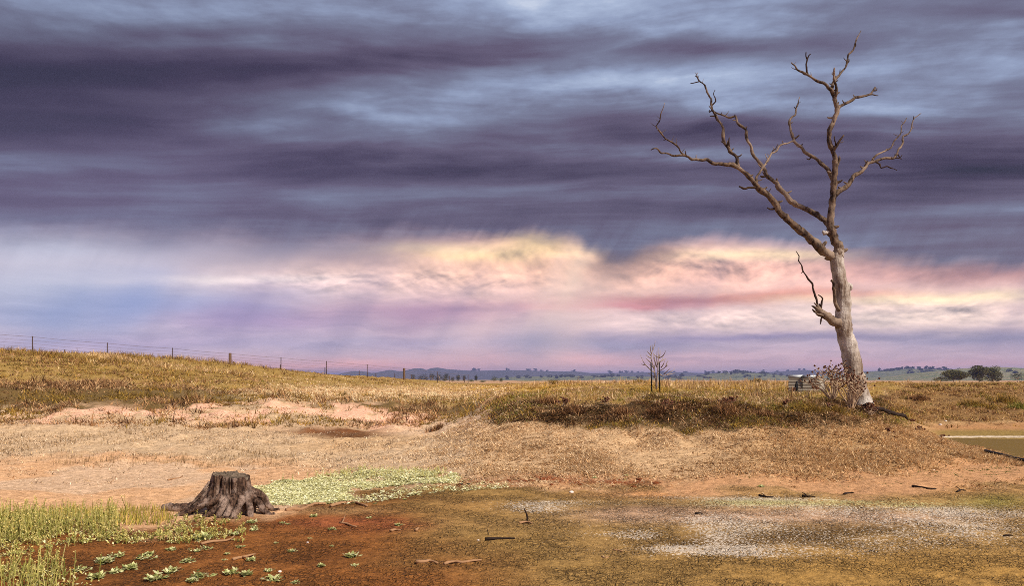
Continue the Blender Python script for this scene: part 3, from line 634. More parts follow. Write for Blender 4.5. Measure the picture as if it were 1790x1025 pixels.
    # long limb towards the upper left, from the fork low on the stem
    g1 = limb('branch', [(1452, 392, 6), (1444, 387, 5.6), (1427, 374.6, 5), (1405, 364, 4.7), (1387, 355, 4.5), (1372.6, 338.6, 4.2), (1358, 320.5, 4), (1342, 309, 3.6), (1338, 299, 3.1), (1329, 286, 2.8), (1315, 268, 2.6), (1306, 245, 2.4), (1304, 227, 2.2), (1290, 216, 2), (1286, 203, 1.7), (1272, 205, 1.5), (1260, 200, 1.3), (1249, 195, 1)], 0, 1.3, M_BRANCH)
    limb('twig', [(1340, 308, 2), (1333, 309, 1.6), (1329, 308, 1.2)], .7, .7, M_TWIG, g1, 6)
    limb('twig', [(1303, 226, 1.3), (1306, 221, .9)], 1, 1, M_TWIG, g1, 6)
    limb('twig', [(1287, 204, 1.2), (1284, 200, .8)], 1.1, 1.1, M_TWIG, g1, 6)
    limb('twig', [(1412, 367, 1.4), (1412, 361, .8)], .25, .25, M_TWIG, g1, 6)
    # the biggest left limb
    f1 = limb('branch', [(1462, 458, 10), (1455, 449, 8.6), (1439, 440, 7.6), (1423, 424, 7.1), (1402, 406, 6.6), (1385, 391, 6.2), (1372.6, 379, 6), (1354.6, 355, 5.6), (1338, 338, 5.1), (1322, 324, 4.6), (1308, 308, 4.1), (1290, 293.4, 3.7), (1272, 288, 3.3), (1246, 286, 2.9), (1228, 280, 2.6), (1210, 279, 2.3), (1197.6, 272, 2), (1178, 272.5, 1.7), (1156, 268, 1.4), (1150, 261, 1.3), (1145, 259, 1.2), (1138, 262, .9)], -.1, -1.7, M_BRANCH, sides=11)
    limb('twig', [(1199, 271, 1.7), (1187, 259, 1.5), (1174, 248, 1.3), (1160, 239, 1.2), (1147, 221, 1.1), (1154, 207, .9), (1156, 196, .8), (1161.5, 180, .5)], -1.35, -2., M_BRANCH, f1, 6)
    limb('twig', [(1200, 270, 1.4), (1198, 264, .8)], -1.4, -1.4, M_TWIG, f1, 6)
    limb('twig', [(1166, 243, 1), (1160, 245, .7)], -1.6, -1.6, M_TWIG, f1, 6)
    f2 = limb('twig', [(1292, 293, 3.4), (1288, 275, 3.1), (1275, 264.6, 2.9), (1267, 250, 2.7), (1264.4, 225, 2.5), (1253.5, 208.6, 2.3), (1245, 192, 2), (1243, 180, 1.8), (1239, 167, 1.6), (1232, 149, 1.4), (1223, 142, 1.3), (1218, 131, .9), (1219, 127, .7)], -1., -.6, M_BRANCH, f1, 8)
    limb('twig', [(1223, 143, 1), (1216, 144, .9), (1207, 145.5, .7)], -.7, -.7, M_TWIG, f1, 6)
    limb('twig', [(1219, 136, 1), (1215, 132, .7)], -.7, -.7, M_TWIG, f1, 6)
    limb('twig', [(1245, 186, 1.3), (1251, 177, 1), (1247, 164, .8), (1250, 157, .5)], -.8, -.9, M_TWIG, f1, 6)
    limb('twig', [(1244, 193, 1.3), (1240, 196, 1.1), (1240, 192, .7)], -.8, -.8, M_TWIG, f1, 6)
    limb('twig', [(1250, 203, 1.2), (1241, 203, .8)], -.8, -.8, M_TWIG, f1, 6)
    limb('twig', [(1273, 262, 1.5), (1274, 248, 1.3), (1275, 240, .8)], -.9, -.9, M_TWIG, f1, 6)
    limb('twig', [(1324, 327, 2.6), (1308, 328, 2.1), (1299, 329, 2), (1292, 326, 1.4)], -.9, -1.1, M_TWIG, f1, 7)
    limb('twig', [(1338, 339, 1.2), (1344, 335, .9), (1348, 329, .6)], -.6, -.6, M_TWIG, f1, 6)
    limb('twig', [(1353, 366, 2), (1346, 366, 1.5), (1341, 363, 1)], -.6, -.6, M_TWIG, f1, 6)
    limb('twig', [(1322, 324, 2.4), (1322, 310, 2.1), (1333, 293.5, 2), (1342, 279, 1.8), (1349, 268, 1.7), (1362, 255.6, 1.5), (1375, 251, 1.3), (1387, 246, 1)], -.9, .1, M_BRANCH, f1, 7)
    limb('twig', [(1349, 267, 1), (1356, 260, 1.1), (1360, 252, .6)], -.5, -.4, M_TWIG, f1, 6)
    # broken stub low on the left with its splinters and one long shoot
    s1 = limb('broken_stub', [(1474, 570, 10), (1463, 564, 8.4), (1450, 556, 7), (1437, 547, 5.6), (1426, 539, 3.0), (1419, 535, 1.0)], -.1, -.5, M_BRANCH, extra=[([(1432, 546, 3), (1424, 545, 2), (1420, 541, 1)], -.4, -.5), ([(1437, 545, 3), (1429, 535, 2), (1423, 530, .8)], -.4, -.5), ([(1441, 552, 2.5), (1431, 550, 2), (1426, 549, .8)], -.4, -.5)])
    limb('twig', [(1432, 542, 2.4), (1428, 528, 1.9), (1424, 514, 1.8), (1419.7, 496, 1.7), (1410, 483, 1.5), (1403, 473, 1.3), (1400, 462, 1.2), (1396, 456, 1.1), (1391.4, 439, .6)], -.45, -.9, M_TWIG, s1, 6)
    limb('twig', [(1435, 545, 2.2), (1436, 532, 1.7), (1438, 522, 1.5), (1434, 518, 1.1), (1430, 516, .7)], -.5, -.6, M_TWIG, s1, 6)
    limb('twig', [(1440, 556, 1.8), (1435, 560, 1.5), (1434, 567, .8)], -.4, -.5, M_TWIG, s1, 6)
    limb('twig', [(1404, 474, .9), (1401, 478, .6)], -.7, -.7, M_TWIG, s1, 6)
    limb('broken_stub', [(1469, 545, 4), (1464, 538, 3.4), (1459, 524, 3), (1458, 508, 2.7), (1457.5, 496, 2.5), (1453, 490, 1.8)], -.2, -.5)
build_dead_tree()

# ------------------------------------------------------------------ the stump
def build_stump():
    b0 = at(403, 897); b0.z = gz(b0.x, b0.y)-.01
    root = thing('tree_stump', 'weathered brown tree stump with splayed roots beside the green weeds', 'stump', b0)
    S = b0.y/F; g = np.random.default_rng(5)
    nt, nz = 200, 44; th = np.arange(nt)/nt*2*np.pi
    lob = sum(a*np.cos(k*th+p) for k, a, p in ((3, .35, .4), (5, .45, 1.9), (8, .4, .2), (13, .28, 2.2), (21, .16, .9)))
    Hh, rt = 66*S, 31*S; V = []; CR = [(g.random()*6.28, .04+.05*g.random(), .35+.6*g.random(), .12+.2*g.random()) for _ in range(11)]+[(4.35, .16, .55, .28), (4.9, .07, .8, .3), (5.4, .06, .6, .25)]
    for i in range(nz):
        t = i/(nz-1)                                   # 0 at the top, 1 at the ground
        groove = (fbm(th*9/np.pi+3, np.full(nt, t*1.6), 4, 40)-.5)
        r = rt*(1+.05*lob*(.4+t))+S*(5*t+8*t**2)*(1+.6*lob)-S*34*np.clip(t-.62, 0, 1)+groove*rt*(.34+.4*t)
        for ca, cw, cl, cdp in CR: r = r-cdp*rt*np.exp(-(((th-ca+np.pi) % (2*np.pi)-np.pi)/cw)**2)*(t < cl)*(1-.5*t/cl)
        r = np.maximum(r, rt*.5)
        z = Hh*(1-t)+(t < .12)*(fbm(th*4, th*0, 3, 44)-.5)*.10*(1-t/.12)+(-.02 if t > .98 else 0)
        z = z-np.cos(th+.6)*.03*(1-t)                  # the cut slopes a little
        V.append(np.stack([np.cos(th)*r*1.02, np.sin(th)*r*.92, z+0*th], -1))
    V = np.concatenate(V); idx = np.arange(nz*nt).reshape(nz, nt); nx = np.roll(idx, -1, 1)
    q = np.stack([idx[:-1], idx[1:], nx[1:], nx[:-1]], -1).reshape(-1, 4).tolist()
    body = build('stump_wood', [(V, q)], M_STUMP, root)
    top = V[:nt]; rings = [top*np.array([1, 1, 1])]
    for s_, dz in ((.97, .004), (.86, .012), (.6, -.004), (.3, -.012)):
        ring = top.copy(); ring[:, :2] *= s_; ring[:, 2] = top[:, 2]*.35+.65*(Hh-np.cos(th+.6)*.03*s_)+dz+(fbm(ring[:, 0]*60, ring[:, 1]*60, 2, 4)-.5)*.02; rings.append(ring)
    n = len(rings); VV = np.concatenate(rings+[np.array([[0, 0, Hh-.01]])]); idx = np.arange(n*nt).reshape(n, nt); nx = np.roll(idx, -1, 1)
    q = np.stack([idx[:-1], nx[:-1], nx[1:], idx[1:]], -1).reshape(-1, 4).tolist()+[[idx[-1][k], idx[-1][(k+1) % nt], n*nt] for k in range(nt)]
    VV[:nt, 2] += .002
    build('cut_face', [(VV, q)], M_CUT, root)
    def root_path(pts):                                # pixels relative to the stump's foot: right, up, towards the camera
        return [np.array((a*S*1.12, -c*S, b_*S)) for a, b_, c in pts]
    RT = [([(-22, 34, 14), (-36, 20, 26), (-52, 9, 34), (-68, 2, 38), (-80, -4, 40)], (7, 6, 5, 4, 2.5)),
          ([(-28, 44, 2), (-44, 24, 6), (-62, 12, 8), (-92, 10, 4), (-103, 9, 2)], (6, 6, 7, 8, 6.5)),
          ([(-4, 34, 26), (-18, 25, 36), (-34, 18, 46), (-44, 13, 52)], (6, 5.5, 4, 2.5)),
          ([(4, 28, 28), (-8, 14, 40), (-22, 3, 52), (-34, -4, 58)], (7, 6.5, 5, 3)),
          ([(10, 34, 28), (4, 22, 42), (0, 10, 52), (-2, -2, 56)], (7, 6, 5, 4)),
          ([(16, 34, 26), (14, 22, 42), (12, 8, 54), (6, -3, 60)], (7, 6, 4.5, 3)),
          ([(22, 36, 22), (26, 22, 36), (22, 8, 48), (18, -3, 54)], (7, 6, 5, 3)),
          ([(26, 34, 16), (38, 20, 28), (42, 6, 40), (48, -4, 46)], (7, 6, 5, 3.5)),
          ([(28, 36, 6), (46, 22, 14), (58, 8, 22), (70, 2, 28), (76, 4, 30)], (7, 6, 5, 4, 3)),
          ([(28, 42, -4), (46, 30, -6), (56, 16, -6), (64, 4, -8), (74, 6, -8)], (7, 6, 5, 4, 2.5)),
          ([(24, 36, -20), (36, 18, -36), (48, -3, -52)], (7, 6, 4)), ([(-20, 36, -22), (-36, 18, -40), (-52, -3, -56)], (7, 6, 4)),
          ([(0, 36, -28), (4, 16, -44), (2, -3, -60)], (7, 6, 4)),
          ([(-30, 56, 6), (-42, 36, 12), (-54, 20, 16), (-64, 10, 18)], (2.5, 2.4, 2.4, 1.8)),
          ([(8, 4, 62), (20, 2, 64), (34, 3, 60)], (2.5, 2.4, 1.6)),
          ([(28, 36, 8), (40, 33, 10), (56, 29, 14)], (2.2, 1.8, 1.1))]
    for k, (p, r) in enumerate(RT):
        build('root', [tube_data(root_path(p), [x*S*1.1 for x in r], 9, .035, .22, 300+k, .12)], M_STUMP, root)
build_stump()

# ------------------------------------------------------------------ fences on the left rise
def post_mesh(kind):
    if kind == 'steel': return [box((-.022, -.004, -.35), (.022, .004, 1.22)), box((-.004, .004, -.35), (.004, .03, 1.22))]
    th = np.arange(10)/10*2*np.pi; rings = []
    for z, r in ((-.4, .125), (.5, .12), (1.18, .115), (1.22, .10)): rings.append(np.stack([np.cos(th)*r*(1+.05*np.sin(th*3)), np.sin(th)*r, np.full(10, z)], -1))
    V = np.concatenate(rings); idx = np.arange(40).reshape(4, 10); nx = np.roll(idx, -1, 1)
    return [(V, np.stack([idx[:-1], nx[:-1], nx[1:], idx[1:]], -1).reshape(-1, 4).tolist()+[idx[-1].tolist()])]
def build_fence():
    p, q, r, Z0 = -838.24, 78.99, .07335, 53.9
    tops = [(-2, 562), (-1, 575), (0, 588), (1, 599.5), (2, 608.5), (3, 617.5), (4, 625), (5, 631.5), (6, 637.5), (7, 644), (8, 650), (9, 655.5)]
    base = None; heads = []; root = None; me_s = me_w = None
    for i, py in tops:
        Y = Z0*(1+r*i); X = (p+q*i)/(1+r*i)/F*Y; z = EYE-(py-HY)/F*Y
        if root is None: root = thing('wire_fence', 'long wire fence with steel and timber posts along the golden ridge', 'fence', (X, Y, gz(X, Y)))
        w = i in (3, 7)
        if w and me_w is None: me_w = build('strainer_post', post_mesh('wood'), M_WPOST, None, False)
        if not w and me_s is None: me_s = build('post', post_mesh('steel'), M_POST, None, False)
        src = me_w if w else me_s
        o = src if src.parent is None else src.copy()
        if o.name not in col.objects: col.objects.link(o)
        o.parent = root; o.location = (X-root.location.x, Y-root.location.y, z-1.22-root.location.z)
        if not w: o.scale = (1.5, 1.5, 1)
        else: o['label'] = 'thick grey timber strainer post'
        heads.append(Vector((X, Y, z)))
    for dz in (.05, .30, .52, .74, .95):
        pts = []
        for a, b_ in zip(heads[:-1], heads[1:]):
            for k in range(4):
                v = a.lerp(b_, k/4); pts.append((v.x, v.y-.03, v.z-dz-.03*math.sin(math.pi*k/4)))
        pts.append(tuple(heads[-1]-Vector((0, .03, dz))))
        build('wire', [tube_data(pts, [.010 if dz < .1 else .006]*len(pts), 4, 9., 0, 1)], M_WIRE, root, True, tuple(root.location))
    pts2 = [(40, 611), (113, 611.5), (186, 618), (255, 620.5), (330, 627), (408, 632), (490, 638), (568, 643), (628, 648.5), (657, 653), (690, 653.5), (719, 655), (752, 656.5), (786, 658), (812, 659.5)]
    r2 = None
    for k, (px, py) in enumerate(pts2):
        Y = 92+k*4.2; v = at_depth(px, py, Y)
        if r2 is None: r2 = thing('far_fence', 'row of short posts of a second fence behind the ridge', 'fence', (v.x, v.y, gz(v.x, v.y)))
        zz = min(v.z-.9, gz(v.x, v.y))-.1
        build('post', [box((-.05+v.x, -.05+v.y, zz), (.05+v.x, .05+v.y, v.z))], M_POST, r2, False, tuple(r2.location))
    for dz in (.1, .5):
        pts = [tuple(at_depth(px, py, 92+k*4.2)-Vector((0, 0, dz))) for k, (px, py) in enumerate(pts2)]
        build('wire', [tube_data(pts, [.008]*len(pts), 4, 9., 0, 1)], M_WIRE, r2, True, tuple(r2.location))
build_fence()

# ------------------------------------------------------------------ leafy trees in the distance
def crown_data(g, clumps, leaf, n):
    V = []; C = []
    tot = sum(c[3]*c[4] for c in clumps)
    for cx, cy, cz, rx, rz, tone in clumps:
        k = int(n*rx*rz/tot); d = g.normal(size=(k, 3)); d /= np.linalg.norm(d, axis=1)[:, None]
        rad = (.55+.5*g.random(k)**.5)*(1+.25*(fbm(d[:, 0]*3+cx, d[:, 2]*3+d[:, 1]*2, 2, 7)-.5))
        p = d*rad[:, None]*np.array([rx, rx, rz])+np.array([cx, cy, cz])
        a = g.normal(size=(k, 3)); a /= np.linalg.norm(a, axis=1)[:, None]; b_ = np.cross(a, g.normal(size=(k, 3))); b_ /= np.linalg.norm(b_, axis=1)[:, None]+1e-9
        s = leaf*(.6+.8*g.random(k))[:, None]
        V.append(np.stack([p-a*s, p+b_*s*.5, p+a*s, p-b_*s*.5], 1).reshape(-1, 3))
        cc = np.array(tone)*(.7+.6*g.random((k, 1))); C.append(np.repeat(cc, 4, 0))
    return np.concatenate(V), np.concatenate(C)
def tree_parts(g, h, w, n, leaf, tone, low=.15, ncl=9):
    cl = []
    for k in range(ncl):
        a = g.random()*6.28; rr = (w*.5)*.62*g.random()**.5
        cz = h*(low+(1-low)*(.14+.72*g.random()*(1-.6*(rr/(w*.5))**2)))
        cl.append((math.cos(a)*rr, math.sin(a)*rr, cz, w*(.15+.13*g.random()), h*(.12+.09*g.random()), tuple(np.array(tone)*(.8+.4*g.random()))))
    V, C = crown_data(g, cl, leaf, n)
    cm = mesh_np('crown', V, np.arange(len(V)), np.full(len(V)//4, 4), C)
    td = [tube_data([(0, 0, -.6), (w*.01, 0, h*.2), (w*.02, .0, h*.55)], [h*.035, h*.028, h*.012], 7, h*.1, .1, 3)]
    for c in cl[:5]: td.append(tube_data([(w*.01, 0, h*.18), (c[0]*.5, c[1]*.5, c[2]*.6), (c[0], c[1], c[2])], [h*.016, h*.012, h*.006], 5, h*.1, .1, 4))
    return cm, td
def place_tree(name, label, px, py_base, Y, hpx, wpx, tone, n, seed, group=None, low=.1, leafk=.03):
    g = np.random.default_rng(seed); s = Y/F; h = hpx*s; w = wpx*s
    v = at_depth(px, py_base, Y); v.z = min(v.z, gz(v.x, v.y)+.2)
    h += at_depth(px, py_base, Y).z-v.z
    root = thing(name, label, 'tree', v, group)
    cm, td = tree_parts(g, h, w, n, max(h, .6*w)*leafk, tone, low, 20)
    link('crown', cm, M_CROWN, root); build('trunk', td, M_SHRUB, root)
OLIVE = lin((92, 88, 48)); DARKG = lin((58, 62, 44)); MIDG = lin((76, 82, 50))
place_tree('gum_tree', 'low spreading olive tree at the left of the clump on the right horizon', 1666, 669, 330, 24, 58, OLIVE, 5200, 1, low=0.)
place_tree('gum_tree', 'tall rounded olive tree in the middle of the clump on the right horizon', 1712, 669, 330, 33, 33, OLIVE, 4200, 2, low=.1)
place_tree('gum_tree', 'broad dark olive tree at the right end of the clump on the right horizon', 1735, 669, 336, 30, 34, OLIVE, 4200, 3, low=.05)
place_tree('shrub_tree', 'small grey green tree cut off by the right edge below the green hill', 1779, 664, 420, 13, 26, DARKG, 1600, 4, low=0.)
for k, (px, b_, h, w) in enumerate([(744, 657.5, 5, 14), (756, 657.5, 6, 16), (768, 658, 7, 18), (779, 658, 7, 14), (722, 657.5, 4, 12), (735, 657.5, 4, 12)]):
    place_tree('dark_tree', 'dark tree in the merged row on the plain below the left far hills', px, b_, 640, h, w, DARKG, 900, 20+k, 'row of dark trees on the left plain', 0.)
for k, (px, b_, h, w, lb) in enumerate([(778, 664, 6.5, 12, 'grey green tree just right of the second timber fence post'), (791, 664, 6, 8, 'small grey green tree beside the last tall fence post'), (801, 659, 5.5, 9, 'dark round tree on the plain left of the lone pair'), (811, 659, 4.5, 7, 'smaller dark tree touching the round one on the plain'), (832, 659, 4, 7, 'lone small dark tree in the middle of the brown paddock'), (824, 668, 5.5, 14, 'low dark green bush at the foot of the last fence post'), (844, 669, 4, 14, 'flat dark bush between the last fence post and the mound'), (864, 668, 10, 14, 'larger dark green tree left of the mound'), (876, 667, 8, 7, 'narrow dark green tree nearest the mound')]):
    place_tree('paddock_tree', lb, px, b_, 420 if b_ < 661 else 190, h, w, MIDG if b_ > 665 else DARKG, 1200, 40+k, None, 0.)
def hill_trees():
    g = np.random.default_rng(77); protos = []
    for k in range(5):
        cm, td = tree_parts(g, 9, 9+2*k, 420, .75, lin((60, 64, 44)), .12, 7)
        me = cm; protos.append(me)
    def put(v, s, label, group):
        o = bpy.data.objects.new('hill_tree', protos[int(g.integers(5))]); col.objects.link(o)
        if not o.data.materials: o.data.materials.append(M_CROWN)
        s *= 1.35; o.location = v-Vector((0, 0, .6+1.9*s)); o.scale = (s*(1+.3*g.random()), s, s*(.8+.4*g.random())); o.rotation_euler.z = g.random()*6.28
        tag(o, label, 'tree', group)
    for px in [1236, 1240, 1255, 1259, 1263, 1268, 1274, 1280, 1284, 1289, 1293, 1297, 1302, 1307, 1311, 1317, 1320, 1325]:
        put(on_mid(px, -.05+g.random()*.1), .8+.5*g.random(), 'small tree on the crest of the low hill left of the dead tree', 'trees on the low middle hill crest')
    for k in range(34):
        px = 1534+k*3.6+g.random()*3; put(on_mid(px, -.08+g.random()*.12), .7+.5*g.random(), 'small tree along the crest of the wooded hill right of the dead tree', 'trees on the wooded hill crest')
    for k in range(58):
        px = 1520+g.random()*125; put(on_mid(px, -.25-g.random()*.5), .6+.6*g.random(), 'small tree scattered on the slope of the wooded hill', 'trees on the wooded hill slope')
    for k in range(46):
        px = 885+g.random()*340; put(on_mid(px, -.15-g.random()*.5), .6+.6*g.random(), 'small dark tree on the low far slopes behind the mound', 'trees on the low far slopes')
    for k in range(22):
        px = 1240+g.random()*90; put(on_mid(px, -.25-g.random()*.4), .5+.5*g.random(), 'small tree on the face of the low hill left of the dead tree', 'trees on the low middle hill face')
    for k in range(40):
        px = 820+g.random()*600; put(on_far(px, -.02), .9+.9*g.random(), 'tiny tree on the skyline of the far blue range', 'trees on the far skyline')
    for px, t in [(1675, -.5), (1690, -.4), (1769, -.3), (1758, -.35), (1600, -.6), (1628, -.55), (1612, -.5), (1640, -.45), (1784, -.5)]:
        put(on_right(px, t), .5+.3*g.random(), 'lone small tree on the smooth green right hill', 'trees on the right green hill')
hill_trees()

# ------------------------------------------------------------------ bare sapling and its two stakes
def build_sapling():
    Y = 24.5; v = at_depth(1148, 686, Y); v.z = gz(v.x, v.y)
    root = thing('bare_sapling', 'small leafless sapling with fine upright twigs on the mound top', 'sapling', v)
    S = Y/F
    def pz(a, b_): return 1090+a/8.54, 580+b_/8.54        # from an enlarged view
    def st(name, pts, r0, r1, dy, k, parent=root):
        n = len(pts); P = []; rr = []
        for i, (a, b_) in enumerate(pts):
            px, py = pz(a, b_); P.append(at_depth(px, py, Y+dy*i/(n-1))); rr.append((r0+(r1-r0)*i/(n-1))*S)
        return build(name, [tube_data(P, rr, 6, .08, .12, k, .1)], M_SAP, parent, True, v)
    a = st('stem', [(490, 860), (485, 760), (470, 640), (450, 530), (420, 440), (412, 350), (440, 270), (465, 200), (472, 140)], 1.5, .35, .1, 1)
    b_ = st('stem', [(495, 850), (500, 720), (510, 600), (515, 480), (520, 380), (515, 300), (518, 235)], 1.3, .35, -.1, 2)
    K = [([(412, 360), (375, 320), (350, 290)], a), ([(415, 330), (403, 270), (405, 210)], a), ([(440, 275), (438, 190)], a), ([(470, 620), (400, 570), (320, 490), (280, 420), (250, 350)], a), ([(330, 500), (290, 495), (262, 485)], a),
         ([(410, 470), (370, 430), (333, 400)], a), ([(412, 400), (370, 375), (335, 350)], a), ([(450, 540), (400, 500), (375, 485)], a), ([(455, 560), (475, 480), (450, 400), (440, 330)], a), ([(480, 700), (420, 650), (360, 625)], a),
         ([(520, 400), (580, 370), (610, 330), (630, 285)], b_), ([(520, 390), (470, 360), (445, 330)], b_), ([(525, 400), (545, 340), (545, 275)], b_), ([(530, 460), (600, 420), (640, 405)], b_), ([(515, 480), (570, 430), (600, 360)], b_),
         ([(510, 600), (570, 570), (640, 520), (655, 500)], b_), ([(560, 540), (600, 480), (610, 430)], b_), ([(630, 530), (650, 460), (672, 430)], b_), ([(510, 620), (560, 650), (600, 660), (700, 610), (765, 550)], b_),
         ([(640, 645), (690, 640), (760, 620)], b_), ([(510, 500), (495, 420), (500, 290)], b_), ([(600, 640), (650, 590), (690, 555)], b_), ([(500, 540), (470, 440), (455, 370)], b_)]
    for i, (pts, par) in enumerate(K): st('twig', pts, 1.0, .32, (i % 5-2)*.15, 10+i, par)
    for i, (px, py0, py1, lb) in enumerate([(1139.5, 683, 635, 'dark thin stake left of the bare sapling'), (1153.5, 681, 635, 'dark thin stake right of the bare sapling')]):
        p0 = at_depth(px, py0, Y-.5); p1 = at_depth(px-1.5+i*.5, py1, Y-.5); p0.z = gz(p0.x, p0.y)-.1
        d = (p1-p0); w = .017
        V, fc = box((-w, -w, 0), (w, w, d.length)); V[4:, 0] += d.x
        tag(build('stake', [(V, fc)], M_BLACK, None, False), lb, 'stake', 'stakes of the sapling').location = p0
build_sapling()

# ------------------------------------------------------------------ corrugated iron box with a black A-frame in front
def build_shed():
    Y = 23.2; a = at_depth(1378, 688, Y); b_ = at_depth(1428, 656, Y); zt = b_.z; z0 = min(gz(a.x, Y), gz(b_.x, Y))-.08
    root = thing('iron_shelter', 'low grey corrugated iron shelter left of the dead tree', 'shelter', (a.x, Y, z0))
    W = (b_.x-a.x)*1.02; Hh = zt-z0; S = Y/F; root.rotation_euler.z = R(-24)
    def sheet(x0, x1, zlo, zhi, y0, lean=.10, n=34):
        V = []; 
        for i in range(n+1):
            z = zlo+(zhi-zlo)*i/n; y = y0+.009*math.sin(z/.085*6.283/1.)+lean*(z/Hh)
            V += [(x0, y, z), (x1, y, z), (x0, y+.004, z), (x1, y+.004, z)]
        f = []
        for i in range(n):
            o = 4*i; f += [[o, o+1, o+5, o+4], [o+3, o+2, o+6, o+7]]
        return np.array(V, float), f
    build('wall_sheet', [sheet(0, W*.445, 0, Hh-.05, 0)], M_IRON, root)
    build('wall_sheet', [sheet(W*.455, W, 0, Hh-.05, .006)], M_IRON, root)
    V, f = box((-.015, -.02, Hh-.09), (W*.44, .5, Hh)); V[:, 1] += .10; build('roof_cap', [(V, f)], M_CAP, root, False)
    V, f = box((W*.46, -.02, Hh-.09), (W*.85, .5, Hh-.005)); V[:, 1] += .10; build('roof_cap', [(V, f)], M_CAP, root, False)
    V = np.array([(W, .02, 0), (W+.13, .75, 0), (W+.10, .75, Hh*.78), (W, .10, Hh-.06), (W+.006, .02, 0), (W+.136, .75, 0), (W+.106, .75, Hh*.78), (W+.006, .10, Hh-.06)], float)
    build('end_sheet', [(V, [[0, 1, 2, 3], [7, 6, 5, 4], [0, 4, 5, 1], [1, 5, 6, 2], [2, 6, 7, 3], [3, 7, 4, 0]])], M_IRON, root, False)
    V, f = box((.02, .72, 0), (W+.1, .75, Hh*.78)); build('back_sheet', [(V, f)], M_IRON, root, False)
    V, f = box((W*.44, -.03, Hh*.45), (W*.458, .03, Hh-.02)); V[:, 1] += .06; build('dark_seam', [(V, f)], M_BLACK, root, False)  # plain black strip along the joint between the two wall sheets
    # A-frame
    c = at_depth(1391, 684, Y-.35); c.z = gz(c.x, c.y)
    ar = thing('a_frame', 'black A-shaped prop leaning in front of the iron shelter', 'prop', c)
    top = at_depth(1393, 668.5, Y-.25)-c
    for dx, r in ((-4.2, .034), (2.6, .028)):
        build('leg', [tube_data([(dx*S, 0, -.06), (dx*S*.45+top.x*.5, .03, top.z*.55), (top.x+dx*S*.08, .06, top.z+.02)], [r*1.25, r, r*.9], 6, .1, .1, 5)], M_BLACK, ar)
build_shed()

# ------------------------------------------------------------------ dry seed-headed weeds
def weed(name, label, px, py, Y, hpx, wpx, n, seed, group=None, cat='weed', heads=True, r=.011):
    g = np.random.default_rng(seed); v = at_depth(px, py, Y); v.z = gz(v.x, v.y)-.03; S = Y/F
    root = thing(name, label, cat, v, group); td = []; hd = []
    for k in range(n):
        a = g.random()*6.28; sp = (g.random()**.6)*wpx*.5*S; hh = hpx*S*(.62+.38*g.random())*(1-.35*(sp/(wpx*.5*S+1e-6))**2)
        ex, ey = math.cos(a)*sp, math.sin(a)*sp*.7
        P = [(ex*.05, ey*.05, 0), (ex*.28+g.normal()*.02, ey*.25, hh*.4), (ex*.65+g.normal()*.03, ey*.6, hh*.74), (ex, ey, hh)]
        td.append(tube_data(P, [r*1.3, r, r*.7, r*.4], 5, .15, .1, seed*100+k))
        tips = [P[-1]]
        for q in range(4):
            t = .45+.5*g.random(); bx = P[1][0]+(P[3][0]-P[1][0])*t; by = P[1][1]+(P[3][1]-P[1][1])*t; bz = P[1][2]+(P[3][2]-P[1][2])*t
            e = (bx+g.normal()*.11*hpx*S/.9, by+g.normal()*.09, bz+(.06+.14*g.random())*hpx*S/.9); tips.append(e)
            td.append(tube_data([(bx, by, bz), ((bx+e[0])/2+g.normal()*.01, (by+e[1])/2, (bz+e[2])/2-.01), e], [r*.6, r*.5, r*.35], 4, .2, 0, 1))
        if heads:
            for tpt in tips:
                s = .016+.016*g.random(); V = np.array([(1, 0, 0), (-1, 0, 0), (0, 1, 0), (0, -1, 0), (0, 0, 1.2), (0, 0, -.8)])*s*(.8+.5*g.random((6, 1)))+np.array(tpt)
                hd.append((V, [[0, 2, 4], [2, 1, 4], [1, 3, 4], [3, 0, 4], [2, 0, 5], [1, 2, 5], [3, 1, 5], [0, 3, 5]]))
    tag(build('stems', td, M_SHRUB, root), kind='stuff')
    if hd: tag(build('seed_heads', hd, M_SEED, root, False), kind='stuff')
    return root
weed('dry_shrub', 'dry seed-headed bush standing left of the dead tree trunk', 1456, 694, 20., 74, 84, 24, 1, cat='shrub', r=.013)
weed('dry_shrub', 'dense brown dry bush in front of the dead tree trunk', 1488, 700, 19.4, 76, 72, 24, 2, cat='shrub', r=.013)
weed('dry_shrub', 'dark small dry bush just right of the dead tree foot', 1522, 722, 19.2, 28, 26, 14, 3, cat='shrub')
for k, (px, py, Y, h, w, n, lb) in enumerate([(1553, 764, 16.9, 18, 4, 2, 'thin dark dry stalk on the mound slope below the fallen branch'), (1606, 760, 19., 17, 8, 2, 'dry stalk with dark head on the right crest of the mound'), (1648, 757, 18.8, 16, 10, 2, 'leaning dry stalk where the mound meets the pool'), (1592, 735, 23.5, 13, 10, 5, 'small dark dry weed at the end of the fallen branch'),
        (1274, 700, 18.4, 20, 34, 12, 'dark dry weed clump on the mound lip right of the sapling'), (1165, 697, 18.8, 16, 22, 8, 'low dry weed on the lip below the sapling'), (985, 700, 19.6, 16, 26, 9, 'dry weed clump near the left end of the mound lip'), (1060, 703, 19.3, 20, 14, 6, 'upright dry weed left of the sapling on the lip'), (1375, 702, 18.8, 18, 10, 4, 'grey dry stalk standing before the iron shelter'),
        (1388, 687, 22.6, 14, 14, 4, 'dark seedy weed at the left front of the iron shelter'), (1424, 690, 22.5, 17, 16, 5, 'dark seedy weed at the right front of the iron shelter'), (1450, 700, 18.9, 15, 6, 3, 'short pale stalk on the lip before the dry bush')]):
    weed('dry_stalk', lb, px, py, Y, h, w, n, 50+k, r=.008)

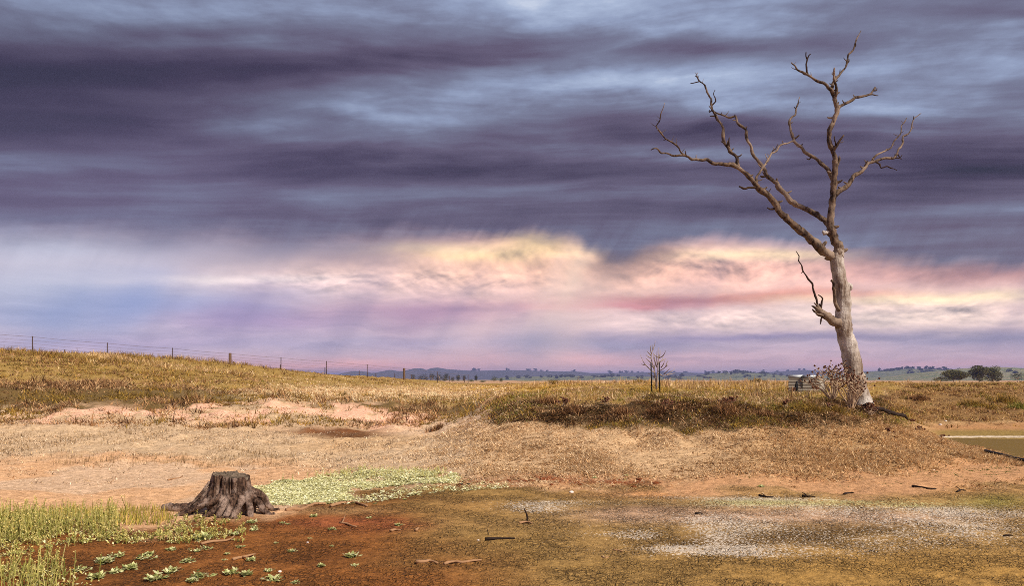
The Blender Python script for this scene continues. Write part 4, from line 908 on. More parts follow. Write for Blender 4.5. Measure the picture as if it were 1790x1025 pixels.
# ------------------------------------------------------------------ sticks, fallen branches, pipe, stones, clods
def stick(name, label, cat, pts, r, m, lift=1., seed=0, group=None, forks=()):
    P = [at(px, py) for px, py in pts]; base = P[0].copy(); n = len(P)
    S = base.y/F
    Q = [p+Vector((0, 0, r*S*lift)) for p in P]
    r *= 1.35 if m is M_STICK else 1.1; rr = [max(.004, r*S*(1-.5*k/(n-1))) for k in range(n)]
    if not forks:
        o = build(name, [tube_data(Q, rr, 7, .05, .22, seed, .2)], m, None, True, base); o.location = base
    else:
        o = thing(name, label, cat, base, group); build('stem', [tube_data(Q, rr, 7, .05, .22, seed, .2)], m, o, True, base)
        for k, f in enumerate(forks):
            FQ = [at(px, py) for px, py, h in f]; FQ = [q+Vector((0, 0, h*S+r*S*.6)) for q, (a, b_, h) in zip(FQ, f)]
            build('fork', [tube_data(FQ, [r*S*.55*(1-.5*i/(len(f)-1)) for i in range(len(f))], 6, .05, .2, seed+k, .2)], m, o, True, base)
    return tag(o, label, cat, group)
G = 'sticks lying on the dry bed'
stick('stick', 'left half of the pale bent pair of sticks at the bottom centre', 'stick', [(727, 985.5), (742, 985), (752, 983.5), (765, 988)], 2.6, M_STICK, 1, 1, G)
stick('stick', 'longer pale stick at the right of the bottom centre pair', 'stick', [(777, 989), (790, 985), (808, 985.5), (828, 983), (842, 982)], 2.1, M_STICK, 1, 2, G)
stick('stick', 'thick black stick lying below the upright black twig', 'stick', [(848, 946), (862, 945), (880, 945), (900, 944.5)], 2.6, M_DARKSTICK, 1, 3, G)
stick('stick', 'small curved stick at the foot of the upright black twig', 'stick', [(908, 917), (920, 914.5), (930, 917)], 1.6, M_STICK, 1, 4, G)
stick('stick', 'forked brown stick on the red soil right of the weeds', 'stick', [(407, 981), (418, 978), (432, 975), (446, 972)], 2.2, M_STICK, 1, 5, G, [[(424, 977, 0), (432, 980, 2), (436, 982, 0)]])
stick('stick', 'long curved branch at the edge of the pale green cover', 'stick', [(578, 887), (598, 882.5), (618, 880), (630, 884), (642, 887.5)], 2.2, M_STICK, 1, 6, G)
stick('stick', 'half buried root beside the right end of the stump', 'stick', [(500, 895), (512, 893), (526, 893.5), (548, 884), (570, 883)], 3.0, M_STICK, .6, 7, G)
stick('stick', 'short twisted stick on the red soil right of the stump', 'stick', [(594, 916), (606, 918), (616, 922), (624, 923)], 1.6, M_STICK, 1, 8, G, [[(598, 917, 0), (602, 912, 5), (604, 908, 7)]])
stick('stick', 'small dark ended stick in the middle of the brown mud', 'stick', [(682, 931), (690, 929), (700, 929)], 1.8, M_STICK, 1, 9, G, [[(684, 931, 0), (683, 933, 4)]])
stick('stick', 'tiny pale stub of wood right of the brown mud stick', 'stick', [(727, 930), (730, 927), (732, 926)], 2.0, M_STICK, 1, 10, G)
stick('stick', 'reddish forked stick between the weeds and the stump', 'stick', [(352, 954), (366, 951), (384, 949), (402, 946), (410, 940)], 2.2, M_STICK, 1, 11, G)
stick('stick', 'brown stick half hidden in the weeds below the stump', 'stick', [(268, 944), (284, 942), (300, 941)], 2.2, M_STICK, 1, 12, G)
stick('stick', 'thin lone stick on the pink soil left of the stump', 'stick', [(294, 841), (304, 839), (312, 838), (319, 834)], 1.3, M_STICK, 1, 13, G)
stick('stick', 'dark twig at the far edge of the mud above the red patch', 'stick', [(802, 849), (812, 849), (822, 848)], 1.4, M_DARKSTICK, 1, 14, G, [[(806, 848, 0), (810, 845, 4)]])
for k, (p, lb) in enumerate([([(1327, 868), (1340, 871), (1352, 871)], 'black twig pile at the left of the salt line'), ([(1402, 869), (1412, 870), (1425, 871)], 'black twig on the salt line right of the twig pile'), ([(1476, 866), (1484, 864), (1492, 864)], 'small black twig above the yellow salt crust'), ([(1594, 852), (1608, 854), (1622, 856), (1637, 857)], 'long black stick on the orange soil at right'), ([(1673, 862), (1680, 859), (1688, 860)], 'curled dark twig near the right end of the salt line'), ([(1755, 939), (1764, 938), (1770, 939)], 'tiny dark twig near the right edge of the mud'), ([(1216, 900), (1222, 899.5), (1228, 900)], 'tiny black twig in the middle of the pale salt flat')]):
    stick('dark_twig', lb, 'twig', p, 1.7, M_DARKSTICK, 1, 30+k, 'dark twigs along the salt line', [[(p[1][0], p[1][1], 0), (p[1][0]-6, p[1][1]-2, 3), (p[1][0]-10, p[1][1]-2, 5)]] if k in (0, 1, 4) else ())
for k, (p, lb) in enumerate([([(1052, 975), (1058, 978), (1064, 975)], 'forked pale twig low on the mud right of centre'), ([(1072, 963), (1080, 964), (1088, 966)], 'thin pale twig just above the forked pale twig')]):
    stick('pale_twig', lb, 'twig', p, 1.2, M_STICK, 1, 60+k)
def upright(name, label, px, py, hpx, r, seed, lean):
    b0 = at(px, py); S = b0.y/F
    P = [(0, 0, -.03), (lean*.2*S, 0, hpx*.3*S), (-lean*.25*S, .01, hpx*.6*S), (-lean*S, 0, hpx*S)]
    o = build(name, [tube_data(P, [r*S*1.2, r*S, r*S*.8, r*S*.6], 6, .03, .25, seed, .2)], M_DARKSTICK); o.location = b0; tag(o, label, 'twig')
upright('upright_twig', 'upright black twig stuck in the mud near the salt patch', 921, 911, 21, 1.6, 5, 5)
upright('upright_twig', 'short thin upright twig above the thick black stick', 853, 936, 10, .8, 6, 1.5)
# fallen branch and root by the tree foot
def fallen():
    Y = 19.3
    pts = [(1512, 706, Y), (1522, 718, Y), (1534, 722, Y+.3), (1552, 724, Y+1), (1568, 731, Y+1.8), (1580, 736, Y+2.4), (1586, 738.5, Y+2.8)]
    P = []
    for px, py, y in pts:
        v = at_depth(px, py, y); v.z = max(v.z, gz(v.x, v.y)+.14); P.append(v)
    o = thing('fallen_branch', 'dark fallen branch sloping down right of the dead tree foot', 'branch', P[0])
    build('stem', [tube_data(P, [.07, .06, .045, .045, .05, .045, .03], 8, .08, .2, 3, .1)], M_DARKSTICK, o, True, P[0])
    Q = [at_depth(1541, 716, Y+.6), at_depth(1550, 721, Y+.9), at_depth(1556, 724, Y+1.1)]
    build('fork', [tube_data(Q, [.02, .025, .03], 6, .08, .2, 4, .1)], M_DARKSTICK, o, True, P[0])
fallen()
def pipe():
    P = [at(px, py)+Vector((0, 0, .05)) for px, py in ((1725, 789),)]
    P = [Vector(((px-CX)/F*(1.63*F/(py-HY)), 1.63*F/(py-HY), .07)) for px, py in ((1722, 788.5), (1738, 792.5), (1755, 796.5), (1772, 801), (1790, 805), (1830, 813), (1900, 824))]
    o = build('water_pipe', [tube_data(P, [.032]*len(P), 10, .15, 0, 1)], M_BLACK, None, True, P[0]); o.location = P[0]
    tag(o, 'black plastic pipe running along the near edge of the pool', 'pipe')
pipe()
def rock_mesh(g, n=2):
    bm = bmesh.new(); bmesh.ops.create_icosphere(bm, subdivisions=n, radius=1.)
    off = g.random()*50
    for v in bm.verts:
        d = v.co; k = .75+.55*float(fbm(np.array([d.x*1.6+off]), np.array([d.y*1.6+d.z*1.3]), 3, 5)[0]); v.co = Vector((d.x*k, d.y*k*.8, d.z*k*.55))
    me = bpy.data.meshes.new('stone'); bm.to_mesh(me); bm.free(); return me
def stones():
    g = np.random.default_rng(9)
    for k, (px, py, wpx, m, lb) in enumerate([(999, 862, 9, M_ROCK, 'pale broken stone on the orange mud edge'), (836, 946, 5, M_ROCK, 'small pinkish stone left of the black stick'), (489, 1001, 7, M_ROCK, 'white stone low on the red soil near the bottom'), (1644, 744, 6, M_ROCK, 'nearer of two white scraps on the soil across the pool'), (1653, 738, 5, M_ROCK, 'farther of two white scraps on the soil across the pool'), (1632, 823, 4, M_ROCK, 'tiny white stone among the green patches at right'), (538, 950, 5, M_ROCK, 'small white stone on the brown mud below the red patch'), (1055, 974, 3, M_ROCK, 'tiny pale stone beside the forked pale twig')]):
        b0 = at(px, py); o = link('stone', rock_mesh(g), m); s = wpx*.5*b0.y/F; o.scale = (s, s, s); o.location = b0+Vector((0, 0, s*.2)); o.rotation_euler.z = g.random()*3; tag(o, lb, 'stone')
    me = [rock_mesh(g) for _ in range(5)]
    for q in me: q.name = 'soil_clod'
    for k in range(46):
        px = 1000+g.random()*150 if k < 30 else 760+g.random()*240; py = 846+g.normal()*4
        b0 = at(px, py); o = link('soil_clod', me[k % 5], M_CLOD); s = (1.5+4*g.random()**2)*b0.y/F; o.scale = (s*1.3, s, s); o.location = b0+Vector((0, 0, s*.1)); o.rotation_euler.z = g.random()*6
        tag(o, 'dark red clod of soil along the broken edge of the dry bed', 'clod', 'soil clods along the shore edge')
stones()

# ------------------------------------------------------------------ grass and weeds (nobody could count them)
def sample(n, px0, px1, Y0, Y1, keep, g):
    px = px0+(px1-px0)*g.random(n); Y = np.exp(np.log(Y0)+(np.log(Y1)-np.log(Y0))*g.random(n)); X = (px-CX)/F*Y
    r = region(X, Y); p = keep(r, X, Y); k = g.random(n) < p
    return X[k], Y[k], {a: b_[k] for a, b_ in r.items()}
def pick(g, n, cols, w=None):
    cols = np.array([lin(c) for c in cols]); return cols[g.choice(len(cols), n, p=w)]
def blades(X, Y, k, rc, h, w, lean, cc, g, tri=False, jit=.4, flow=None, along=None):
    n = len(X); X = np.repeat(X, k)+g.normal(size=n*k)*np.repeat(rc*np.ones(n), k); Y = np.repeat(Y, k)+g.normal(size=n*k)*np.repeat(rc*np.ones(n), k)
    cc = np.repeat(cc, k, 0)*(1-jit+2*jit*g.random((n*k, 1)))
    hh = np.repeat(h, k)*(.5+.6*g.random(n*k)); ww = np.repeat(w*np.ones(n), k)*(.6+.7*g.random(n*k))
    Z = ground_z(X, Y)-.015; B = np.stack([X, Y, Z], -1)
    a = g.random(n*k)*2*np.pi if along is None else g.normal(size=n*k)*along+np.pi*(g.random(n*k) < .5)
    dirv = np.stack([np.cos(a), np.sin(a), 0*a], -1)
    le = (lean*(.25+.9*g.random(n*k)))[:, None]
    tip = B+dirv*le*hh[:, None]
    if flow is not None: tip += np.array(flow)*hh[:, None]
    tip[:, 2] += hh*np.maximum(.12, 1-.5*le[:, 0])
    s = np.stack([-np.sin(a+g.normal(size=n*k)*.9), np.cos(a+g.normal(size=n*k)*.9), 0*a], -1)*ww[:, None]*.5
    if tri:
        V = np.stack([B-s, B+s, tip], 1).reshape(-1, 3); return V, np.arange(len(V)), np.full(n*k, 3), np.repeat(cc, 3, 0)
    mid = B*.45+tip*.55; mid[:, 2] += hh*.10*le[:, 0]
    V = np.stack([B-s, B+s, mid+s*.75, mid-s*.75, tip], 1).reshape(-1, 3)
    o = (np.arange(n*k)*5)[:, None]; L = np.concatenate([o+np.array([0, 1, 2, 3]), o+np.array([3, 2, 4])], 1)
    return V, L.ravel(), np.tile([4, 3], n*k), np.repeat(cc, 5, 0)
def stuff(name, label, cat, parts, m=None):
    o = 0; VV = []; LL = []; CC = []; KK = []
    for V, L, K, C in parts: VV.append(V); LL.append(np.asarray(L)+o); KK.append(K); CC.append(C); o += len(V)
    me = mesh_np(name, np.concatenate(VV), np.concatenate(LL), np.concatenate(KK), np.concatenate(CC)); return tag(link(name, me, m or M_GRASS), label, cat, None, 'stuff')
GOLD = [(204, 168, 108), (188, 150, 92), (166, 128, 78), (224, 194, 140), (140, 108, 66)]
CREAM = [(226, 196, 156), (206, 170, 126), (184, 144, 100), (230, 204, 168), (138, 102, 66)]
BROWN = [(138, 98, 64), (104, 70, 44), (166, 124, 84), (76, 52, 34), (196, 152, 108)]
OLIV = [(142, 116, 54), (162, 128, 58), (112, 92, 44), (178, 140, 68), (122, 94, 48)]
GREEN = [(132, 126, 54), (114, 112, 48), (152, 142, 66)]
def build_grass():
    g = np.random.default_rng(101)
    # tall golden grass on the left rise
    P = []
    X, Y, r = sample(34000, -260, 900, 27, 100, lambda r, X, Y: r['left']*r['top']*(1-.9*np.clip(1.3*blob(r['px'], r['py'], 690, 688, 190, 9), 0, 1))*np.clip(.12+2.6*(fbm(X*.35, Y*.35, 3, 80)-.34), .06, 1), g)
    tt = fbm(X*.16, Y*.4, 3, 79)+g.normal(size=len(X))*.04; cg = np.where((tt > .54)[:, None], pick(g, len(X), OLIV+BROWN[:2]), np.where((tt < .45)[:, None], pick(g, len(X), CREAM[:3]+GOLD[3:4]), pick(g, len(X), GOLD)))
    rid = poly(r['px'], [(-300, 590), (0, 612), (200, 622), (400, 638), (560, 654), (720, 664), (900, 672)]); tall = 1-sstep(r['py']-rid+(fbm(X*.3, Y*.3, 2, 181)-.5)*30, 8, 26)
    cg = np.where((g.random(len(X)) > .35+.65*tall)[:, None], pick(g, len(X), OLIV+BROWN[:3]+GREEN[:1]), cg)
    P.append(blades(X, Y, 5, .10, .09+.08*g.random(len(X))+(.20+.34*sstep(fbm(X*.2, Y*.2, 3, 81), .4, .65))*tall*(1-.8*sstep(r['px'], 350, 560))*(Y < 75), .026, .75, cg, g))
    X, Y, r = sample(16000, 420, 900, 28, 62, lambda r, X, Y: np.clip(1.5*blob(r['px'], r['py'], 660, 688, 190, 10), 0, 1), g)
    P.append(blades(X, Y, 5, .08, .16+0*X, .025, .7, pick(g, len(X), CREAM[:4]), g))
    stuff('golden_grass', 'tall golden dry grass along the left rise under the fence', 'grass', P)
    # scrubby left bank
    P = []
    def kb(r, X, Y):
        scar = np.clip(blob(r['px'], r['py'], 330, 722, 210, 12)+blob(r['px'], r['py'], 560, 722, 150, 17), 0, 1)
        scar = scar*sstep(r['n2']*.9+r['n1']*.7, -.10, .06)
        px, py = r['px'], r['py']; scar = np.clip(scar+1.3*np.clip(blob(px, py, 715, 757, 60, 7)+blob(px, py, 780, 747, 45, 8)+blob(px, py, 828, 736, 24, 10)+blob(px, py, 846, 718, 14, 12), 0, 1)*(Y < 32), 0, 1)
        return r['left']*np.clip(r['scrub']*1.4+(r['scrub']+r['top'] < .3)*(r['py'] < 748)*.45+r['top']*.35*(Y < 50)*(1-sstep(r['px'], 420, 520)), 0, 1)*(1-scar)*np.clip(.15+2.4*(fbm(X*.6, Y*.6, 3, 83)-.32), 0, 1)
    X, Y, r = sample(62000, -200, 900, 21, 60, kb, g)
    t = fbm(X*.5, Y*.5, 3, 84)+g.normal(size=len(X))*.06; cc = np.where((t > .52)[:, None], pick(g, len(X), OLIV), pick(g, len(X), BROWN+CREAM[1:3]))
    P.append(blades(X, Y, 7, .09, .08+.22*g.random(len(X))**2*(1+1.5*sstep(fbm(X*.9, Y*.9, 2, 184), .55, .7)), .022, 1.0, cc, g))
    stuff('bank_scrub', 'low olive and brown scrub covering the left bank', 'scrub', P)
    # stubble on the left flat and gully
    P = []
    X, Y, r = sample(50000, -200, 880, 12.5, 27, lambda r, X, Y: r['left']*(1-r['soil']*.85)*(1-r['mud'])*(1-r['scrub'])*(1-r['top'])*np.clip(.1+2.2*(fbm(X*.8, Y*.8, 3, 85)-.38), 0, 1), g)
    P.append(blades(X, Y, 4, .06, .04+.10*g.random(len(X))**2, .013, 1.3, pick(g, len(X), CREAM[:2]+[(232, 208, 178), (222, 200, 172), (150, 128, 104), (118, 94, 70)]), g))
    X, Y, r = sample(7000, -100, 520, 14, 24, lambda r, X, Y: sstep(fbm(X*.5, Y*.5, 3, 86), .48, .6)*(r['py'] < 815)*(r['py'] > 738), g)
    P.append(blades(X, Y, 2, .05, .08+.10*g.random(len(X)), .008, .45, pick(g, len(X), [(150, 124, 88), (118, 92, 66), (176, 148, 110)]), g))
    stuff('stubble', 'short pale stubble on the left flat and gully', 'grass', P)
    # straw litter on the beach
    P = []
    X, Y, r = sample(120000, -100, 1900, 8.5, 20, lambda r, X, Y: (r['soil']*.55+(1-r['soil'])*.2)*(1-r['mud'])*np.clip(2*(fbm(X*1.2, Y*1.2, 3, 87)-.25), 0, 1), g)
    P.append(blades(X, Y, 2, .06, .035+.045*g.random(len(X)), .013, 2.4, np.where((r['px'] < 800)[:, None], pick(g, len(X), [(206, 166, 128), (180, 132, 96), (234, 206, 178), (120, 86, 60), (226, 198, 166)]), pick(g, len(X), [(190, 144, 100), (160, 112, 72), (214, 176, 136), (104, 70, 44)])), g, True, .4, None, .45))
    stuff('straw_litter', 'fine straw litter scattered over the bare beach', 'litter', P)
    # dry matted grass on the mound face
    P = []
    X, Y, r = sample(60000, 690, 1900, 12, 21.5, lambda r, X, Y: sstep(r['px'], 690, 860)*(1-r['soil'])*(1-r['mud'])*(1-r['scrub']*.7)*(1-r['top'])*(1-r['rb'])*np.clip(.35+1.6*(fbm(X*.9, Y*.9, 3, 88)-.3), 0, 1), g)
    t = fbm(X*.7, Y*.7, 3, 89)*.6+.4*fbm(X*2.1, Y*2.1, 2, 189); warm = sstep(r['px'], 1150, 1500)
    cc = np.where((t < .42)[:, None], pick(g, len(X), CREAM[1:3]+BROWN[:1]+CREAM[4:]), pick(g, len(X), CREAM[:4]+CREAM[:2])); cw = pick(g, len(X), [(222, 180, 126), (204, 160, 106), (236, 204, 158), (176, 132, 84), (134, 98, 60)]); cc = cc*(1-.7*warm[:, None])+cw*.7*warm[:, None]
    P.append(blades(X, Y, 6, .07, .06+.10*sstep(t, .4, .65)+.05*warm, .016, 1.35, cc, g, False, .35, (0, -.35, -.2)))
    stuff('mound_grass', 'dry cream matted grass covering the mound face', 'grass', P)
    # dark scrub hanging over the lip, and the far right bank
    P = []
    X, Y, r = sample(42000, 840, 2000, 16.5, 44, lambda r, X, Y: (1-r['left'])*(r['scrub'])*np.clip(.25+2.2*(fbm(X*.9, Y*.9, 3, 90)-.32), 0, 1), g)
    t = fbm(X*.8, Y*.8, 3, 91); cc = np.where((t+g.normal(size=len(X))*.07 > .66)[:, None], pick(g, len(X), OLIV+GREEN[:1]), np.where((r['px'] > 1560)[:, None], pick(g, len(X), BROWN[:3]+CREAM[1:3]+GOLD[:3]), pick(g, len(X), BROWN+CREAM[1:2])))
    P.append(blades(X, Y, 8, .09, .06+.11*sstep(t, .35, .6)*(.4+.6*g.random(len(X)))*np.where(Y > 24, 2., 1.), .016*np.maximum(1, Y/20), .95, cc, g))
    def lip(r, X, Y): return (1-r['left'])*(r['px'] < 1530)*sstep(r['py'], 700, 708)*(1-sstep(r['py'], 728, 744))*np.clip(3*(fbm(X*1.1, Y*.7, 3, 190)-.40), 0, 1)
    X, Y, r = sample(26000, 850, 1540, 16.5, 21.5, lip, g)
    P.append(blades(X, Y, 8, .07, .10+.12*g.random(len(X)), .016, 1.3, pick(g, len(X), [(92, 62, 40), (66, 44, 30), (122, 86, 56), (158, 116, 78), (84, 72, 40)]), g, False, .4, (0, -.5, -.35)))
    stuff('lip_scrub', 'dark brown scrub along the mound lip and the far right bank', 'scrub', P)
    # mound top
    P = []
    X, Y, r = sample(44000, 820, 2000, 18.5, 90, lambda r, X, Y: (1-r['left'])*r['top']*np.clip(.3+2.*(fbm(X*.5, Y*.5, 3, 92)-.3), 0, 1), g)
    t = fbm(X*.4, Y*.4, 3, 93); cc = np.where((t > .5)[:, None], pick(g, len(X), [(176, 142, 64), (196, 158, 74), (148, 122, 54), (206, 164, 84), (132, 104, 50)]), pick(g, len(X), GOLD[:4]+BROWN[2:3]))
    near = (Y < 27)[:, None]; cc = np.where(near & (t[:, None] < .5), pick(g, len(X), CREAM[:3]+OLIV[1:2]+BROWN[2:3]), cc)
    gr = np.clip(blob(r['px'], r['py'], 1415, 692, 45, 7)+blob(r['px'], r['py'], 1120, 697, 60, 6)+blob(r['px'], r['py'], 1230, 695, 40, 5)*.6, 0, 1); cc = np.where((g.random(len(X)) < gr*.9)[:, None], pick(g, len(X), GREEN), cc)
    P.append(blades(X, Y, 6, .09, .06+.13*sstep(fbm(X*.9, Y*.9, 3, 94), .45, .7), .015*np.maximum(1, Y/22), .9, cc, g))
    X, Y, r = sample(16000, 880, 1520, 18, 24, lambda r, X, Y: (1-sstep(r['py'], 700, 709))*sstep(r['py'], 684, 692)*np.clip(3*(fbm(X*.7, Y*.7, 3, 191)-.36), 0, 1), g)
    P.append(blades(X, Y, 5, .06, .08+.10*g.random(len(X)), .014, .9, pick(g, len(X), CREAM[:3]+OLIV[:1]+GREEN[2:]), g))
    X, Y, r = sample(2400, 900, 2000, 20, 60, lambda r, X, Y: (1-r['left'])*r['top']*sstep(fbm(X*.3, Y*.3, 3, 95), .5, .62), g)
    P.append(blades(X, Y, 9, .06, .28+.18*g.random(len(X)), .014*np.maximum(1, Y/24), .35, pick(g, len(X), CREAM[:3]+GOLD[:2]), g))
    stuff('mound_top_grass', 'olive and straw grass over the top of the mound', 'grass', P)
    # green tufts on the left flank of the mound
    P = []
    def fl(r, X, Y): return np.clip(blob(r['px'], r['py'], 895, 715, 32, 14)+blob(r['px'], r['py'], 925, 700, 30, 8)+blob(r['px'], r['py'], 1565, 737, 26, 7)+blob(r['px'], r['py'], 1100, 690, 50, 5)*.5, 0, 1)
    X, Y, r = sample(16000, 840, 1640, 17, 26, fl, g)
    P.append(blades(X, Y, 6, .06, .07+.07*g.random(len(X)), .014, .9, pick(g, len(X), GREEN+OLIV[:2]), g))
    def gp(r, X, Y): return np.clip(blob(r['px'], r['py'], 1710, 833, 55, 5)+blob(r['px'], r['py'], 1760, 825, 50, 5)+blob(r['px'], r['py'], 1640, 828, 40, 4)*.7+blob(r['px'], r['py'], 1520, 845, 40, 4)*.6+blob(r['px'], r['py'], 1330, 838, 40, 4)*.5+blob(r['px'], r['py'], 1440, 825, 60, 3)*.4+blob(r['px'], r['py'], 1100, 836, 60, 3)*.3, 0, 1)*sstep(fbm(X*2.2, Y*2.2, 3, 96), .48, .56)
    X, Y, r = sample(40000, 1020, 1900, 11.5, 17, gp, g)
    P.append(blades(X, Y, 4, .03, .03+.02*g.random(len(X)), .016, 1.4, pick(g, len(X), [(104, 112, 58), (86, 98, 52), (128, 128, 62)]), g))
    stuff('green_patches', 'low green plants in patches on the orange shore and mound ends', 'ground cover', P)
build_grass()

def inside(px, py, pts):
    k = np.zeros(px.shape, bool); n = len(pts)
    for i in range(n):
        (x1, y1), (x2, y2) = pts[i], pts[(i+1) % n]
        k ^= ((y1 > py) != (y2 > py)) & (px < (x2-x1)*(py-y1)/((y2-y1) or 1e-9)+x1)
    return k
PALE = [(232, 228, 176), (222, 216, 158), (242, 238, 200), (196, 190, 130)]
def leaves(X, Y, Z, n, spread, size, cols, g, flat=.5):
    N = len(X)*n; cx = np.repeat(X, n)+g.normal(size=N)*spread; cy = np.repeat(Y, n)+g.normal(size=N)*spread; cz = np.repeat(Z, n)+np.abs(g.normal(size=N))*spread*.4
    a = g.random(N)*6.28; d = np.stack([np.cos(a), np.sin(a), flat*(g.random(N)*1.3-.2)], -1); d /= np.linalg.norm(d, axis=1)[:, None]
    s = np.stack([-np.sin(a), np.cos(a), (g.random(N)-.5)*.7], -1); L = (size*(.6+.8*g.random(N)))[:, None]
    p = np.stack([cx, cy, cz], -1)
    V = np.stack([p, p+d*L*.55+s*L*.24, p+d*L, p+d*L*.55-s*L*.24], 1).reshape(-1, 3)
    C = np.repeat(pick(g, N, cols)*(.8+.4*g.random((N, 1))), 4, 0)
    return V, np.arange(len(V)), np.full(N, 4), C
def stalks(X, Y, h, g, cols, heads):
    N = len(X); Z = ground_z(X, Y); parts = []
    B = np.stack([X, Y, Z], -1); tip = B+np.stack([g.normal(size=N)*.05*h/.3, g.normal(size=N)*.05*h/.3, h], -1)
    for ang0 in (0., 1.57):
        s = np.array([math.cos(ang0), math.sin(ang0), 0])*.005
        V = np.stack([B-s, B+s, tip+s*.6, tip-s*.6], 1).reshape(-1, 3); parts.append((V, np.arange(len(V)), np.full(N, 4), np.repeat(pick(g, N, cols), 4, 0)))
    for k in range(9):                                    # leaves up the stem
        t = (.1+.85*g.random(N))[:, None]; p = B*(1-t)+tip*t; a = g.random(N)*6.28; L = (.022+.028*g.random(N))[:, None]*(1.25-t)
        d = np.stack([np.cos(a), np.sin(a), .5+.6*g.random(N)], -1); s = np.stack([-np.sin(a), np.cos(a), 0*a], -1)
        V = np.stack([p, p+d*L*.5+s*L*.22, p+d*L, p+d*L*.5-s*L*.22], 1).reshape(-1, 3); parts.append((V, np.arange(len(V)), np.full(N, 4), np.repeat(pick(g, N, cols)*(.8+.4*g.random((N, 1))), 4, 0)))
    for k in range(3):                                    # yellow heads
        p = tip+g.normal(size=(N, 3))*.008; a = g.random(N)*6.28; L = .007
        d = np.stack([np.cos(a), np.sin(a), g.random(N)], -1)*L; s = np.stack([-np.sin(a), np.cos(a), g.random(N)-.5], -1)*L
        V = np.stack([p-d, p+s, p+d, p-s], 1).reshape(-1, 3); parts.append((V, np.arange(len(V)), np.full(N, 4), np.repeat(pick(g, N, heads), 4, 0)))
    return parts
